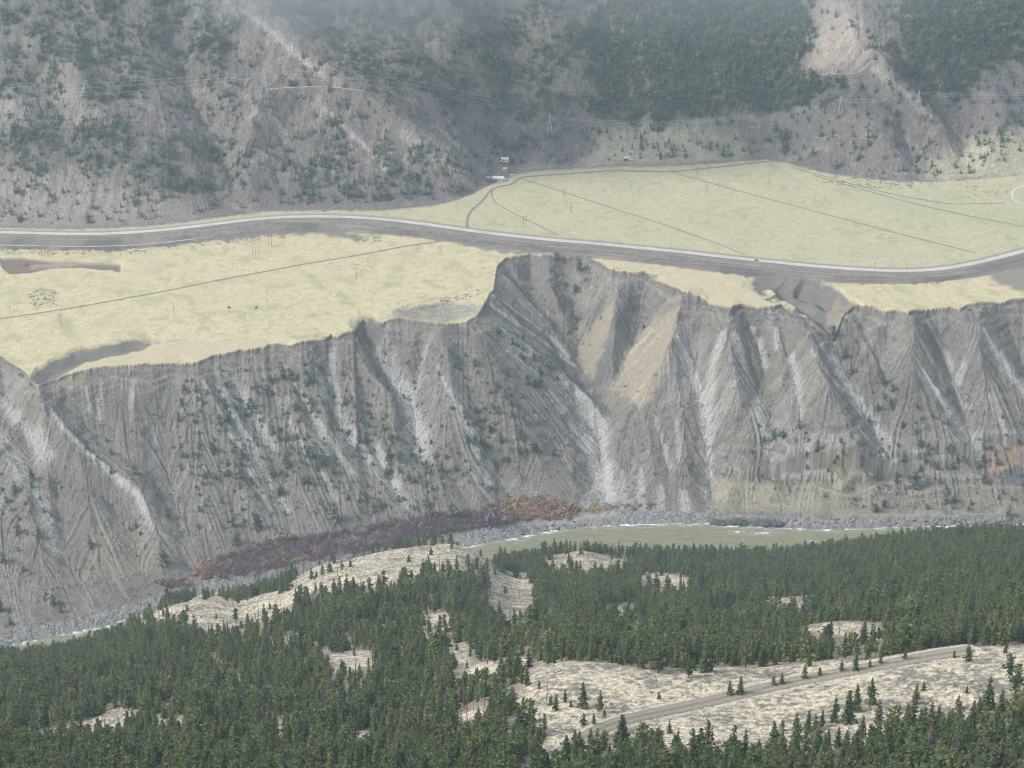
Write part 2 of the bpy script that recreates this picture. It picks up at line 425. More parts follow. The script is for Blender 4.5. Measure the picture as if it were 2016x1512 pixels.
# canyon slope
C[:] = (0.165, 0.148, 0.125)
mix(0.5 + 1.6 * N1, (0.215, 0.195, 0.168))
mix(0.5 * sstep(0.1, 0.5, fbm(X / 35.0, Y / 35.0, 507, 3)) * cls_slope, (0.235, 0.20, 0.16))
mix(sstep(0.05, 0.45, N2 + 0.4 * N3), (0.155, 0.138, 0.122))
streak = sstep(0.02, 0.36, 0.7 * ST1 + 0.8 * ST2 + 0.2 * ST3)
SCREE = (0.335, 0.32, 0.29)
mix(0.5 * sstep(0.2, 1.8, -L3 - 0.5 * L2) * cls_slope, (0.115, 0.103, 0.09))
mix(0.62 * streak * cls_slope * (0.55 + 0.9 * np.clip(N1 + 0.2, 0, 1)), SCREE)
CHUTES = [([(728,690),(790,768),(822,850),(832,905)],12,1),([(770,700),(800,770)],7,.7),([(845,665),(818,760)],6,.6),([(655,690),(650,750),(672,820),(690,870)],8,.8),([(610,700),(650,790),(680,850)],4,.8),
 ([(1110,740),(1160,800),(1184,850),(1192,920),(1196,985)],13,1),([(1080,760),(1140,850),(1180,930)],12,.7),([(1125,800),(1160,880),(1190,960)],12,.8),([(940,560),(1000,600),(1090,670),(1120,700)],3,.9),([(950,590),(1060,665),(1130,720)],3,.9),([(985,650),(1040,700)],6,.7),([(1000,690),(1100,770),(1150,820)],3,.7),
 ([(1335,660),(1362,720),(1384,800),(1394,890),(1398,940)],6,.9),([(1420,660),(1395,760),(1394,860)],9,.75),([(1445,660),(1475,740),(1500,830),(1515,870)],8,.9),([(1480,645),(1500,690),(1505,720)],5,.9),([(1525,625),(1532,680)],4,.8),([(1515,880),(1522,930)],4,.8),
 ([(1592,640),(1625,690),(1660,740),(1700,810),(1750,870)],8,1),([(1600,690),(1650,760),(1700,790)],4,.8),([(1560,700),(1572,760),(1580,860),(1588,900)],6,.7),([(1735,860),(1752,905)],8,.7),
 ([(1830,640),(1862,700),(1885,760),(1898,800)],6,.9),([(1822,740),(1862,790),(1905,850),(1922,878)],9,.9),([(1895,720),(1880,760)],9,.7),([(1935,650),(1985,730),(2016,770)],7,.9),([(1950,780),(1985,870)],5,.7),([(1690,655),(1740,640)],4,.4),
 ([(432,765),(500,880),(540,960),(570,1010)],5,.9),([(400,750),(470,880),(520,980)],4,.8),([(520,740),(600,880),(660,980)],4,.7),([(560,720),(620,820),(690,930)],4,.8),([(690,850),(760,950),(800,1000)],9,.85),([(735,870),(780,960)],7,.8),([(470,760),(540,880)],5,.7),([(620,700),(640,780)],6,.7),([(880,760),(940,880),(960,960)],4,.8),([(860,720),(910,830),(940,900)],3,.8),([(905,800),(985,950)],5,.6),
 ([(170,760),(175,810)],4,.7),([(200,755),(195,830)],4,.6),([(265,750),(255,800)],4,.7),([(330,760),(320,800)],5,.7),([(310,840),(300,900)],3,.5),([(75,770),(130,850),(200,915),(272,975),(300,1040)],4,.9),([(0,790),(60,850),(100,900)],7,.7),([(30,900),(80,980),(110,1080)],10,.6),([(0,850),(40,930)],12,.5),
 ([(1290,820),(1320,920)],4,.6),([(1330,820),(1340,900)],5,.7),([(1260,920),(1265,1000)],6,.7),([(1300,960),(1300,1005)],7,.7),([(1345,970),(1350,1008)],9,.9),([(1390,960),(1394,1008)],3,.9),([(1225,930),(1230,1000)],5,.6),([(1180,940),(1150,1000)],6,.6)]
for pts, wid, a in CHUTES:
    wp = at_line(G, pts, 8)[:, :2]
    D, T = polydist(X, Y, wp, wid * 2.2)
    k = np.clip(1.35 - D / (wid * (0.65 + 0.5 * T)) + 0.25 * L1 + 0.28 * L2, 0, 1) * sstep(-1.3, 0.7, L1 + 0.8 * L2 + 1.0 - D / wid)
    mix(k * a * (D < 1e8) * (~cls_field) * 0.9, (0.40, 0.39, 0.365))
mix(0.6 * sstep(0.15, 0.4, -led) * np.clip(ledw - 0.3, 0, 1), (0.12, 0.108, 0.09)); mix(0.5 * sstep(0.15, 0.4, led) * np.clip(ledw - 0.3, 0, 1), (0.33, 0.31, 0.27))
SPK = fbm(X / 2.4, Y / 2.4, 509, 2); mix(0.6 * sstep(0.22, 0.4, SPK + 0.5 * N2) * cls_slope, (0.095, 0.09, 0.075)); mix(0.3 * sstep(0.18, 0.36, -SPK + 0.15 * L2) * cls_slope, (0.34, 0.325, 0.30))
# darker crumbling scarp under the rim
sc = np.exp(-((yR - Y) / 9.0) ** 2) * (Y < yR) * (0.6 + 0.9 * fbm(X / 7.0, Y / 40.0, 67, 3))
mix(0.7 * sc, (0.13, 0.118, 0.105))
# tan grassy faces
TAN = (0.335, 0.288, 0.21)
for poly, a in [([(1348,594),(1330,640),(1322,690),(1310,745),(1262,805),(1248,788),(1195,768),(1232,700),(1262,660),(1300,622)], .85),
                ([(1218,580),(1208,640),(1178,705),(1170,752),(1138,722),(1142,672),(1180,620)], .75),
                ([(1190,545),(1160,590),(1142,640),(1150,600)], .4),
                ([(140,740),(200,712),(130,780),(80,810),(85,775)], .6), ([(890,630),(945,620),(960,650),(930,660)], .5), ([(1735,655),(1745,640),(1700,700),(1690,690)], .5),
                ([(1640,600),(1680,600),(1660,650),(1625,640)], .5)]:
    tm = a * soft(poly, 1.0, 9); mix(tm * (0.85 + 0.5 * (ST3 + ST1)), TAN); mix(tm * 0.6 * sstep(0.6, 1.6, L3 + 0.5 * L2), (0.48, 0.41, 0.29)); mix(tm * 0.5 * sstep(0.6, 1.8, -L3 - 0.5 * L1), (0.25, 0.205, 0.15))
mix(0.55 * soft([(1218,590),(1262,610),(1228,705),(1185,770),(1172,750),(1190,690)], 1.5, 3), (0.17, 0.165, 0.155))  # right side of the left tan ridge: its grey shade put into the colour
mix(0.5 * soft([(1348,640),(1400,660),(1350,780),(1300,800),(1320,720)], 3, 6), (0.26, 0.255, 0.25))  # same for the right tan ridge, shaded side painted a paler grey
# grey brown dark gully sides
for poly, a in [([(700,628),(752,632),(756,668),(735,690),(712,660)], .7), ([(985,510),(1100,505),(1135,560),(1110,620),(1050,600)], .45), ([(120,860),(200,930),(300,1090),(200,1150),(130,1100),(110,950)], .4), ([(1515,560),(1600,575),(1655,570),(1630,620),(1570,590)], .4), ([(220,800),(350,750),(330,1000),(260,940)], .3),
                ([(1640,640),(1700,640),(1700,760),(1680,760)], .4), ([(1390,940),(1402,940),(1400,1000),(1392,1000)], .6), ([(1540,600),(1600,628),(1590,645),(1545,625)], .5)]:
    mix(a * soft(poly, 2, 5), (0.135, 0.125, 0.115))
# ochre cliff near the water and the rusty rock band
for poly, a in [([(1400,935),(1480,945),(1560,960),(1560,1012),(1400,1008)], .7), ([(1560,960),(1660,900),(1720,960),(1780,1015),(1560,1018)], .55), ([(1630,875),(1690,870),(1705,905),(1625,910)], .8), ([(1780,960),(2016,940),(2016,1018),(1780,1018)], .4), ([(190,1040),(250,1030),(330,1110),(220,1150),(160,1130)], .4)]:
    mix(a * soft(poly, 3, 8) * (0.7 + 0.8 * N2), (0.34, 0.305, 0.20))
mix(0.75 * soft([(1930,882),(2020,868),(2200,870),(2200,930),(1950,930)], 2, 8) * (0.55 + 1.3 * N2), (0.37, 0.235, 0.135))
mix(0.7 * soft([(1960,930),(2020,918),(2200,920),(2200,955),(1970,955)], 2, 8), (0.10, 0.105, 0.12))
mix(0.35 * sstep(0.1, 0.5, N2 - 0.2) * soft([(1500,900),(2016,880),(2016,1015),(1500,1010)], 6, 10), (0.11, 0.10, 0.085))
# river bank gravel
mix(cls_bank.astype(float), (0.235, 0.225, 0.212)); mix(cls_bank * sstep(-0.1, 0.35, N2 + 0.4 * SPK), (0.185, 0.178, 0.17)); mix(cls_bank * 0.8 * sstep(0.12, 0.35, SPK + 0.3 * N2), (0.11, 0.108, 0.105)); mix(cls_bank * 0.6 * sstep(0.15, 0.35, -SPK), (0.40, 0.39, 0.38))
mix(cls_bank * soft([(1040,1040),(1120,1015),(1200,1005),(1220,1014),(1120,1030)], 2, 3) * 0.8, (0.36, 0.33, 0.27))
mix(0.8 * soft([(1395,1022),(1530,1020),(1545,1036),(1400,1036)], 1, 5, cls_bank), (0.075, 0.078, 0.075))
# field
fl = cls_field & (cv > -2.5)
fcol = np.zeros_like(C); keep = C.copy()
C[:] = (0.58, 0.505, 0.30)
FN = fbm((X + 0.4 * Y) / 26.0, (Y - 0.2 * X) / 34.0, 511, 5)
mix(0.5 + 1.4 * N1, (0.505, 0.455, 0.265)); mix(sstep(0.02, 0.4, FN), (0.595, 0.495, 0.34)); mix(0.8 * sstep(0.05, 0.35, -FN), (0.385, 0.37, 0.21)); mix(0.55 * sstep(0.12, 0.45, N2 - 0.6 * N1 + 0.7 * N3), (0.38, 0.35, 0.23)); mix(0.5 * sstep(0.2, 0.5, SPK + 0.3 * FN), (0.36, 0.34, 0.22))
fs = fbm((X + 0.9 * Y) / 4.0, (Y - 0.3 * X) / 22.0, 71, 3)
mix(0.5 * sstep(0.1, 0.4, fs), (0.40, 0.375, 0.225)); wsp = fbm((X + 0.5 * Y) / 30.0, (Y - 0.3 * X) / 7.0, 515, 4); mix(0.55 * sstep(0.28, 0.5, wsp + 0.2 * SPK), (0.30, 0.265, 0.19)); mix(0.5 * sstep(0.3, 0.5, -wsp + 0.2 * N2), (0.62, 0.56, 0.36))
upper = (Y > np.interp(X, hw[np.argsort(hw[:, 0]), 0], hw[np.argsort(hw[:, 0]), 1]))
mix(upper * 0.7, (0.43, 0.395, 0.25)); mix(upper * 0.6 * sstep(0.0, 0.4, N2 + FN), (0.335, 0.33, 0.21)); mix(upper * 0.7 * sstep(0.03, 0.35, fs + 0.4 * N1), (0.51, 0.47, 0.315)); mix(upper * 0.5 * sstep(0.15, 0.4, SPK), (0.33, 0.33, 0.23))
mix(upper * 0.45 * sstep(0.25, 0.5, wsp), (0.28, 0.26, 0.19)); mix(upper * 0.55 * soft([(1640,360),(1780,390),(1990,400),(2200,400),(2200,470),(1900,440),(1750,420)], 8, 10), (0.36, 0.39, 0.235))
BEIGE = (0.50, 0.425, 0.285)
mix(0.85 * soft([(150,735),(75,760),(180,705),(290,672),(420,672),(560,678),(520,690),(420,702),(345,716),(200,726)], 2, 3), BEIGE)
mix(0.8 * soft([(1180,512),(1300,518),(1500,540),(1512,562),(1560,605),(1440,616),(1340,570),(1250,540)], 3, 5) * (0.65 + 1.4 * np.clip(N2 + 0.2, 0, 1)), BEIGE)
mix(0.35 * sstep(0.0, 0.35, N2 + N1) * (V < 560), (0.50, 0.43, 0.30))
# verge of brush along highway and railway
below = (~upper)
between = np.exp(-np.maximum(D_rl - 9, 0) / 5.0) * 0.9
vj = 5 * J1
mix(sstep(0, 1, between + 0.35 * N2), (0.175, 0.155, 0.14))
band = (V > np.interp(U, [p[0] for p in HIGHWAY], [p[1] for p in HIGHWAY])) & (V < np.interp(U, [p[0] for p in RAIL], [p[1] for p in RAIL]) + 6 + vj)
mix(0.92 * gsmooth(band.astype(float), 1.2, 0), (0.185, 0.165, 0.15)); mix(0.8 * band * sstep(0, .35, N2 + 0.5 * N3), (0.25, 0.205, 0.165)); mix(0.7 * band * sstep(0.05, .35, -N2 + 0.5 * SPK), (0.13, 0.12, 0.11)); mix(0.5 * band * sstep(0.2, 0.4, SPK), (0.30, 0.265, 0.22)); vst = fbm(D_hw / 3.5, X / 90.0, 517, 3); mix(0.75 * band * sstep(0.05, 0.3, vst), (0.12, 0.108, 0.10)); mix(0.7 * band * sstep(0.1, 0.35, -vst), (0.30, 0.255, 0.205))
mix(0.8 * np.clip(1.3 - np.abs(D_hw - 6) / 6.0, 0, 1) * (D_hw < 30), (0.23, 0.205, 0.18))
mix(0.9 * soft([(380,470),(520,458),(640,452),(700,460),(720,476),(640,462),(520,464),(440,476)], 1.5, 7), (0.19, 0.17, 0.16))
mix(0.85 * soft([(880,476),(1000,490),(1100,500),(1180,515),(1150,508),(1040,500),(990,498)], 1.5, 6), (0.19, 0.17, 0.155))
mix(0.85 * soft([(1500,545),(1620,556),(1650,566),(1640,580),(1590,576),(1520,566)], 2, 6), (0.20, 0.18, 0.165))
mix(0.85 * soft([(1945,545),(2016,520),(2300,500),(2300,580),(2016,575),(1975,560)], 2, 6), (0.20, 0.18, 0.165))
# sage patches
sage = sstep(0.22, 0.36, fbm(X / 7.0, Y / 5.0, 73, 3))
for poly, a in [([(0,488),(260,490),(250,505),(0,500)], .9), ([(240,488),(560,462),(560,470),(260,500)], .8), ([(45,570),(110,570),(120,600),(60,605)], 1.), ([(620,520),(740,515),(740,535),(640,530)], .8), ([(690,460),(760,460),(750,480),(700,478)], .9), ([(780,600),(900,580),(960,560),(950,580),(880,605),(770,615)], 1), ([(450,620),(640,610),(650,625),(460,635)], .5), ([(650,540),(720,560),(740,575),(660,560)], .5)]:
    mix(a * sage * soft(poly, 3, 8), (0.17, 0.155, 0.14))
mix(0.85 * soft([(770,612),(830,602),(880,592),(900,600),(935,600),(945,618),(880,632),(860,636),(780,628)], 1.5, 6), (0.25, 0.225, 0.195)); mix(0.8 * soft([(860,600),(930,596),(945,618),(850,634)], 2, 5) * sstep(0.0, 0.3, SPK + N2), (0.42, 0.40, 0.36)); mix(0.7 * soft([(775,612),(880,596),(900,625),(790,628)], 2, 5) * sstep(0.0, 0.3, -SPK + N2), (0.15, 0.135, 0.115))
mix(0.9 * soft([(865,640),(940,626),(930,632),(880,642)], 1, 2), (0.55, 0.5, 0.33))
mix(pits * 0.95, (0.185, 0.14, 0.115)); mix(pits * soft([(60,522),(150,516),(200,520),(150,524),(60,530)], 1.5, 3), (0.33, 0.25, 0.19))
# edge of turf breaks up
ke = sstep(0.0, 6.0, (Y - yR) + 5 * J1)
fm = (cls_field * (1 - sstep(-5.5, -2.0, -cv + -0.0) * 0)).astype(np.float32)
turf = np.where(cls_field, sstep(-4.0, -1.2, cv + 1.2 * J2), 0.0).astype(np.float32)
C[:] = keep * (1 - turf[..., None]) + C * turf[..., None]
# mountain
fieldC = C.copy()
C[:] = (0.15, 0.13, 0.12)
mix(0.5 + 1.3 * N1, (0.185, 0.162, 0.145)); mix(sstep(0.0, 0.5, N2), (0.11, 0.097, 0.094)); mix(0.45 * sstep(0.12, 0.4, N3 + 0.5 * N2), (0.26, 0.232, 0.20))
mix(0.22 * sstep(0.5, 1.8, L2 + 0.6 * L3 + 0.3 * L1), (0.33, 0.30, 0.255)); mix(0.3 * sstep(0.5, 1.8, -L3 - 0.5 * L2), (0.13, 0.118, 0.118)); NB = fbm(X / 25.0, Y / 25.0, 83, 5); mix(0.7 * sstep(0.08, 0.4, NB), (0.135, 0.122, 0.12)); mix(0.6 * sstep(0.1, 0.4, -NB + 0.3 * N3), (0.30, 0.27, 0.23))
MS = [([(0,150),(40,190),(60,250),(0,260)], .6, (0.36, 0.33, 0.28)), ([(110,140),(140,140),(160,190),(130,200)], .6, (0.36, 0.32, 0.26)), ([(0,330),(180,340),(330,390),(430,425),(200,450),(0,450)], .6, (0.31, 0.275, 0.235)),
      ([(480,340),(560,330),(740,330),(900,380),(760,410),(500,415)], .85, (0.15, 0.132, 0.13)), ([(200,140),(320,170),(480,300),(480,400),(400,300)], .45, (0.16, 0.143, 0.145)),
      ([(1610,0),(1680,0),(1700,60),(1720,120),(1690,138),(1580,145),(1600,80)], .85, (0.37, 0.32, 0.265)), ([(1690,130),(1740,150),(1880,290),(1850,260),(1760,200)], .5, (0.34, 0.30, 0.25)),
      ([(1180,250),(1380,240),(1480,300),(1540,300),(1300,325),(1150,330)], 1.0, (0.44, 0.40, 0.28)), ([(1390,245),(1420,245),(1462,285),(1430,285)], .9, (0.155, 0.145, 0.145)), ([(1740,230),(1790,250),(1805,330),(1770,320)], .7, (0.15, 0.13, 0.14)),
      ([(1810,335),(1860,300),(1900,275),(2016,255),(2300,250),(2300,360),(1850,365)], 1.1, (0.40, 0.365, 0.255)), ([(1910,150),(2016,140),(2016,240),(1930,240),(1890,190)], .5, (0.29, 0.255, 0.24)), ([(940,330),(1200,318),(1350,330),(1200,334),(960,352)], .5, (0.33, 0.30, 0.25)), ([(1180,328),(1290,320),(1330,330),(1200,334)], .7, (0.2, 0.18, 0.17)),
      ([(600,180),(760,200),(960,330),(900,330),(700,230)], .35, (0.32, 0.29, 0.25)), ([(1450,210),(1640,190),(1740,230),(1640,300),(1540,300)], .4, (0.28, 0.255, 0.22))]
for poly, a, col in MS: mix(a * soft(poly, 5, 16) * (0.7 + 0.7 * (N2 + .3)), col)
for pts in ([(440,0),(520,50),(600,120),(640,150)], [(790,260),(850,300),(905,345)], [(640,215),(720,290),(760,330)], [(1720,130),(1790,190),(1830,230)], [(860,250),(930,310)]):
    D, T = polydist(X, Y, at_line(G, pts, 8)[:, :2], 12); mix(0.7 * np.clip(1 - D / 6.0 + N3, 0, 1) * (D < 1e8), (0.40, 0.37, 0.315))
for poly in ([(1190,-60),(1590,-60),(1600,80),(1578,140),(1665,160),(1640,185),(1540,215),(1440,229),(1250,240),(1180,220),(1150,120)], [(1790,-60),(2300,-60),(2300,118),(2016,116),(1920,138),(1908,180),(1830,188),(1785,150),(1770,60)]): mix(0.75 * soft(poly, 9, 60), (0.135, 0.13, 0.108))
for poly, a in (([(900,60),(1190,60),(1260,240),(1060,235),(950,220),(860,190)], .6), ([(0,255),(60,240),(250,258),(360,270),(460,330),(480,395),(430,400),(330,370),(200,345),(0,330)], .5), ([(0,-60),(430,-60),(470,60),(430,150),(300,190),(0,180)], .35), ([(540,-60),(1200,-60),(1190,140),(960,230),(760,160),(640,120)], .35)): mix(a * soft(poly, 6, 25), (0.105, 0.102, 0.085))
mk = sstep(-8, 10, (Y - yF) + 6 * J1)[..., None].astype(np.float32)
C[:] = fieldC * (1 - mk) + C * mk
C[:] *= (1 + np.where(cls_field, 0.16, 0.28) * N3 + np.where(cls_field, 0.05, 0.09) * np.random.default_rng(3).standard_normal(N3.shape))[..., None].astype(np.float32)
np.clip(C, 0.02, 0.85, out=C)

# ---------------------------------------------------------------- near side: forested hillside
sn = np.concatenate([np.linspace(-0.60, -0.288, 120, endpoint=False), np.linspace(-0.288, 0.288, 900, endpoint=False), np.linspace(0.288, 0.60, 120)])
yn = np.concatenate([np.arange(450, 780, 4.0), np.arange(780, 960, 1.2), np.geomspace(960, 2080, 330), np.arange(2086, 2420, 8.0)])
NG = Grid(sn, yn)
un = 1008 + F * sn / (CT + 0.66 * ST)
CREST = [(-500,1325),(0,1302),(150,1282),(230,1258),(300,1218),(340,1190),(400,1176),(480,1180),(560,1152),(650,1108),(760,1087),(900,1070),(960,1096),(1010,1122),(1080,1112),(1140,1102),(1200,1114),(1300,1120),(1500,1116),(1620,1096),(1750,1074),(1900,1058),(2016,1052),(2500,1040)]
vc = np.interp(un, [p[0] for p in CREST], [p[1] for p in CREST])
yc = np.interp(un, [-300,0,300,400,650,900,1000,1500,2016], [1860,1880,2000,2060,2080,2120,2060,2050,2050])
KR = np.array([(450,1790),(600,1645),(700,1560),(760,1502),(830,1440),(915,1318),(945,1300),(1150,1245),(1450,1185),(1750,1137),(2050,1102)], float)
XN, YN = NG.X, NG.Y
ZN = np.zeros_like(XN)
ywn = np.interp(sn, sf, yW)
for j in range(len(sn)):
    k = np.clip((yn - 700) / (yc[j] - 700), -0.4, 1)
    vl = vc[j] + (1600 - vc[j]) * (1 - k) ** 2.2
    ys = 700 + (KR[:, 0] - 700) * np.where(KR[:, 0] > 945, (yc[j] - 700) / 1350.0, 1.0)
    vr = np.interp(yn, ys, vc[j] + (KR[:, 1] - 1102) * (1560 - vc[j]) / 458.0)
    a = sstep(780, 1120, un[j])
    v = vl * (1 - a) + vr * a
    z = HC - yn * tan_dep(v)
    zc = HC - yc[j] * tan_dep(vc[j])
    nb = max(ywn[j] - 85, yc[j] + 90)
    z = np.where(yn > yc[j], zc * (1 - np.clip((yn - yc[j]) / (nb - yc[j]), 0, 1.1) ** 1.25), z)
    ZN[:, j] = np.where(yn > nb, -6 - 0.02 * (yn - nb), z)
ZN = gsmooth(ZN, 5, 0); ZN = gsmooth(ZN, 5, 1)
hide = sstep(0, 60, np.minimum(ywn - 100 - YN, 1e9))
fade_n = sstep(900, 1150, YN)
ZN += hide * fade_n * (5.0 * fbm(XN / 130.0, YN / 160.0, 91, 3) + 1.5 * fbm(XN / 40.0, YN / 40.0, 93, 2))
ZN += (1 - fade_n) * (1.0 * fbm(XN / 30.0, YN / 30.0, 95, 3)) + 0.35 * fbm(XN / 5.0, YN / 5.0, 97, 3)
NG.Z = ZN
KNOLLS = [((870,1085),95,45,7),((1130,1098),60,35,6),((1310,1145),50,28,6),((400,1195),70,40,6),((1660,1245),45,25,8),((1530,1190),60,30,5),((210,1425),40,22,6),((340,1440),30,18,5),((700,1130),90,40,4)]
for (u, v), rx, ry, h in KNOLLS:
    p = NG.at(u, v)
    ZN += h * np.exp(-((XN - p[0]) / rx) ** 2 - ((YN - p[1]) / ry) ** 2)
NG.Z = ZN
ROAD = [(1020,1530),(1060,1503),(1105,1475),(1180,1443),(1270,1413),(1400,1381),(1500,1358),(1600,1336),(1700,1314),(1800,1296),(1860,1288),(1905,1283)]
rd = smooth_line(at_line(NG, ROAD, 12), it=40); rd[:, 2] = gsmooth(rd[:, 2], 6, 0)
D_rd = flatten(NG, rd, 5.0, 7.0)
ZN = NG.Z
UN, VN = project(XN, YN, ZN)
FC = C; C = np.zeros(ZN.shape + (3,), np.float32)
U, V = UN, VN
J1 = fbm(XN / 9.0, YN / 9.0, 101, 4) * 2; J2 = fbm(XN / 9.0, YN / 9.0, 103, 4) * 2
M1 = fbm(XN / 30.0, YN / 30.0, 105, 3); M2 = fbm(XN / 4.6, YN / 3.4, 107, 4, 0.6); M3 = fbm(XN / 1.7, YN / 1.7, 109, 2)
C[:] = (0.26, 0.215, 0.165)
BARE = [[(600,1105),(760,1085),(900,1066),(945,1078),(980,1100),(960,1125),(870,1120),(760,1150),(640,1170),(560,1165),(590,1125)],
        [(340,1190),(400,1172),(480,1180),(560,1160),(620,1160),(540,1210),(470,1240),(430,1245),(330,1215),(270,1230),(210,1245)],
        [(1075,1105),(1140,1085),(1190,1095),(1235,1108),(1235,1120),(1100,1125)], [(1262,1128),(1310,1130),(1360,1142),(1360,1160),(1300,1165),(1262,1150)],
        [(1588,1232),(1650,1226),(1735,1230),(1742,1258),(1690,1262),(1588,1245)], [(1490,1172),(1560,1180),(1598,1205),(1540,1200)], [(960,1125),(1040,1130),(1055,1200),(1000,1240),(960,1180)],
        [(180,1420),(225,1390),(260,1410),(250,1440),(160,1445),(60,1440)], [(300,1415),(370,1420),(365,1450),(310,1440)], [(930,1310),(1010,1290),(1075,1305),(1000,1330),(880,1350)], [(890,1410),(960,1390),(950,1420)], [(690,1440),(730,1436),(738,1490),(700,1495)], [(535,1425),(572,1416),(580,1448),(545,1452)], [(640,1292),(720,1280),(745,1312),(660,1328)], [(828,1212),(884,1204),(884,1240),(838,1246)], [(886,1268),(918,1262),(924,1310),(895,1316)], [(420,1330),(470,1326),(465,1348)], [(0,1448),(110,1432),(170,1438),(90,1462),(0,1470)], [(1185,1192),(1262,1196),(1240,1218),(1190,1212)], [(1380,1212),(1440,1200),(1450,1218)], [(300,1475),(350,1466),(360,1485)]]
CLEAR = [(1040,1330),(1090,1305),(1200,1305),(1300,1325),(1500,1312),(1640,1300),(1720,1302),(1860,1280),(2016,1268),(2200,1260),(2200,1330),(2016,1350),(1930,1400),(1800,1440),(1700,1475),(1560,1480),(1400,1500),(1260,1470),(1130,1490),(1060,1480),(1090,1440),(1010,1395),(1030,1370)]
bare = np.zeros_like(ZN)
for p in BARE: bare = np.maximum(bare, soft(p, 2, 8))
clearing = soft(CLEAR, 1.5, 10)
STRAW = (0.60, 0.525, 0.375)
grass = np.clip(bare + clearing, 0, 1)
mix(grass, (0.42, 0.37, 0.275)); mix(grass * sstep(-0.05, 0.22, M2 + 0.4 * M1 + 0.3 * M3), STRAW); mix(grass * 0.9 * sstep(0.0, 0.28, -M2 - 0.7 * M1 + 0.4 * M3), (0.185, 0.17, 0.15))
mix(0.4 * sstep(0.1, 0.4, M1) * (1 - grass), (0.30, 0.25, 0.19))
mix(np.clip(1.6 - np.abs(D_rd - 5.2) / 1.0, 0, 1) * (D_rd < 20), (0.50, 0.45, 0.36))
C[:] *= (1 + 0.30 * M3 + 0.15 * np.random.default_rng(4).standard_normal(M3.shape))[..., None].astype(np.float32)
np.clip(C, 0.02, 0.85, out=C)
NC = C

# ---------------------------------------------------------------- materials
def new_mat(name):
    m = bpy.data.materials.new(name); m.use_nodes = True
    nt = m.node_tree; b = nt.nodes['Principled BSDF']
    b.inputs['Specular IOR Level'].default_value = 0.1; b.inputs['Roughness'].default_value = 0.95
    return m, nt, b
def flat_mat(name, col, rough=0.9, spec=0.1, noise=None, metal=0.0):
    m, nt, b = new_mat(name)
    b.inputs['Roughness'].default_value = rough; b.inputs['Specular IOR Level'].default_value = spec; b.inputs['Metallic'].default_value = metal
    if noise:
        sc, amt = noise
        tc = nt.nodes.new('ShaderNodeTexCoord'); n = nt.nodes.new('ShaderNodeTexNoise'); n.inputs['Scale'].default_value = sc; n.inputs['Detail'].default_value = 4
        nt.links.new(tc.outputs['Object'], n.inputs['Vector'])
        r = nt.nodes.new('ShaderNodeMapRange'); r.inputs[1].default_value = 0.3; r.inputs[2].default_value = 0.7; r.inputs[3].default_value = 1 - amt; r.inputs[4].default_value = 1 + amt
        nt.links.new(n.outputs['Fac'], r.inputs[0])
        mx = nt.nodes.new('ShaderNodeVectorMath'); mx.operation = 'SCALE'; mx.inputs[0].default_value = col
        nt.links.new(r.outputs[0], mx.inputs['Scale']); nt.links.new(mx.outputs[0], b.inputs['Base Color'])
    else:
        b.inputs['Base Color'].default_value = (*col, 1)
    return m
def ground_mat(name, s1, s2, bump):
    m, nt, b = new_mat(name)
    a = nt.nodes.new('ShaderNodeAttribute'); a.attribute_name = 'soil'
    g = nt.nodes.new('ShaderNodeNewGeometry')
    n1 = nt.nodes.new('ShaderNodeTexNoise'); n1.inputs['Scale'].default_value = s1; n1.inputs['Detail'].default_value = 3; n1.inputs['Roughness'].default_value = 0.65
    nt.links.new(g.outputs['Position'], n1.inputs['Vector'])
    r = nt.nodes.new('ShaderNodeMapRange'); r.inputs[1].default_value = 0.3; r.inputs[2].default_value = 0.7; r.inputs[3].default_value = 0.74; r.inputs[4].default_value = 1.26
    nt.links.new(n1.outputs['Fac'], r.inputs[0])
    mx = nt.nodes.new('ShaderNodeVectorMath'); mx.operation = 'SCALE'
    nt.links.new(a.outputs['Color'], mx.inputs[0]); nt.links.new(r.outputs[0], mx.inputs['Scale']); nt.links.new(mx.outputs[0], b.inputs['Base Color'])
    n2 = nt.nodes.new('ShaderNodeTexNoise'); n2.inputs['Scale'].default_value = s2; n2.inputs['Detail'].default_value = 3
    nt.links.new(g.outputs['Position'], n2.inputs['Vector'])
    bp = nt.nodes.new('ShaderNodeBump'); bp.inputs['Strength'].default_value = 0.8; bp.inputs['Distance'].default_value = bump
    nt.links.new(n2.outputs['Fac'], bp.inputs['Height']); nt.links.new(bp.outputs['Normal'], b.inputs['Normal'])
    return m

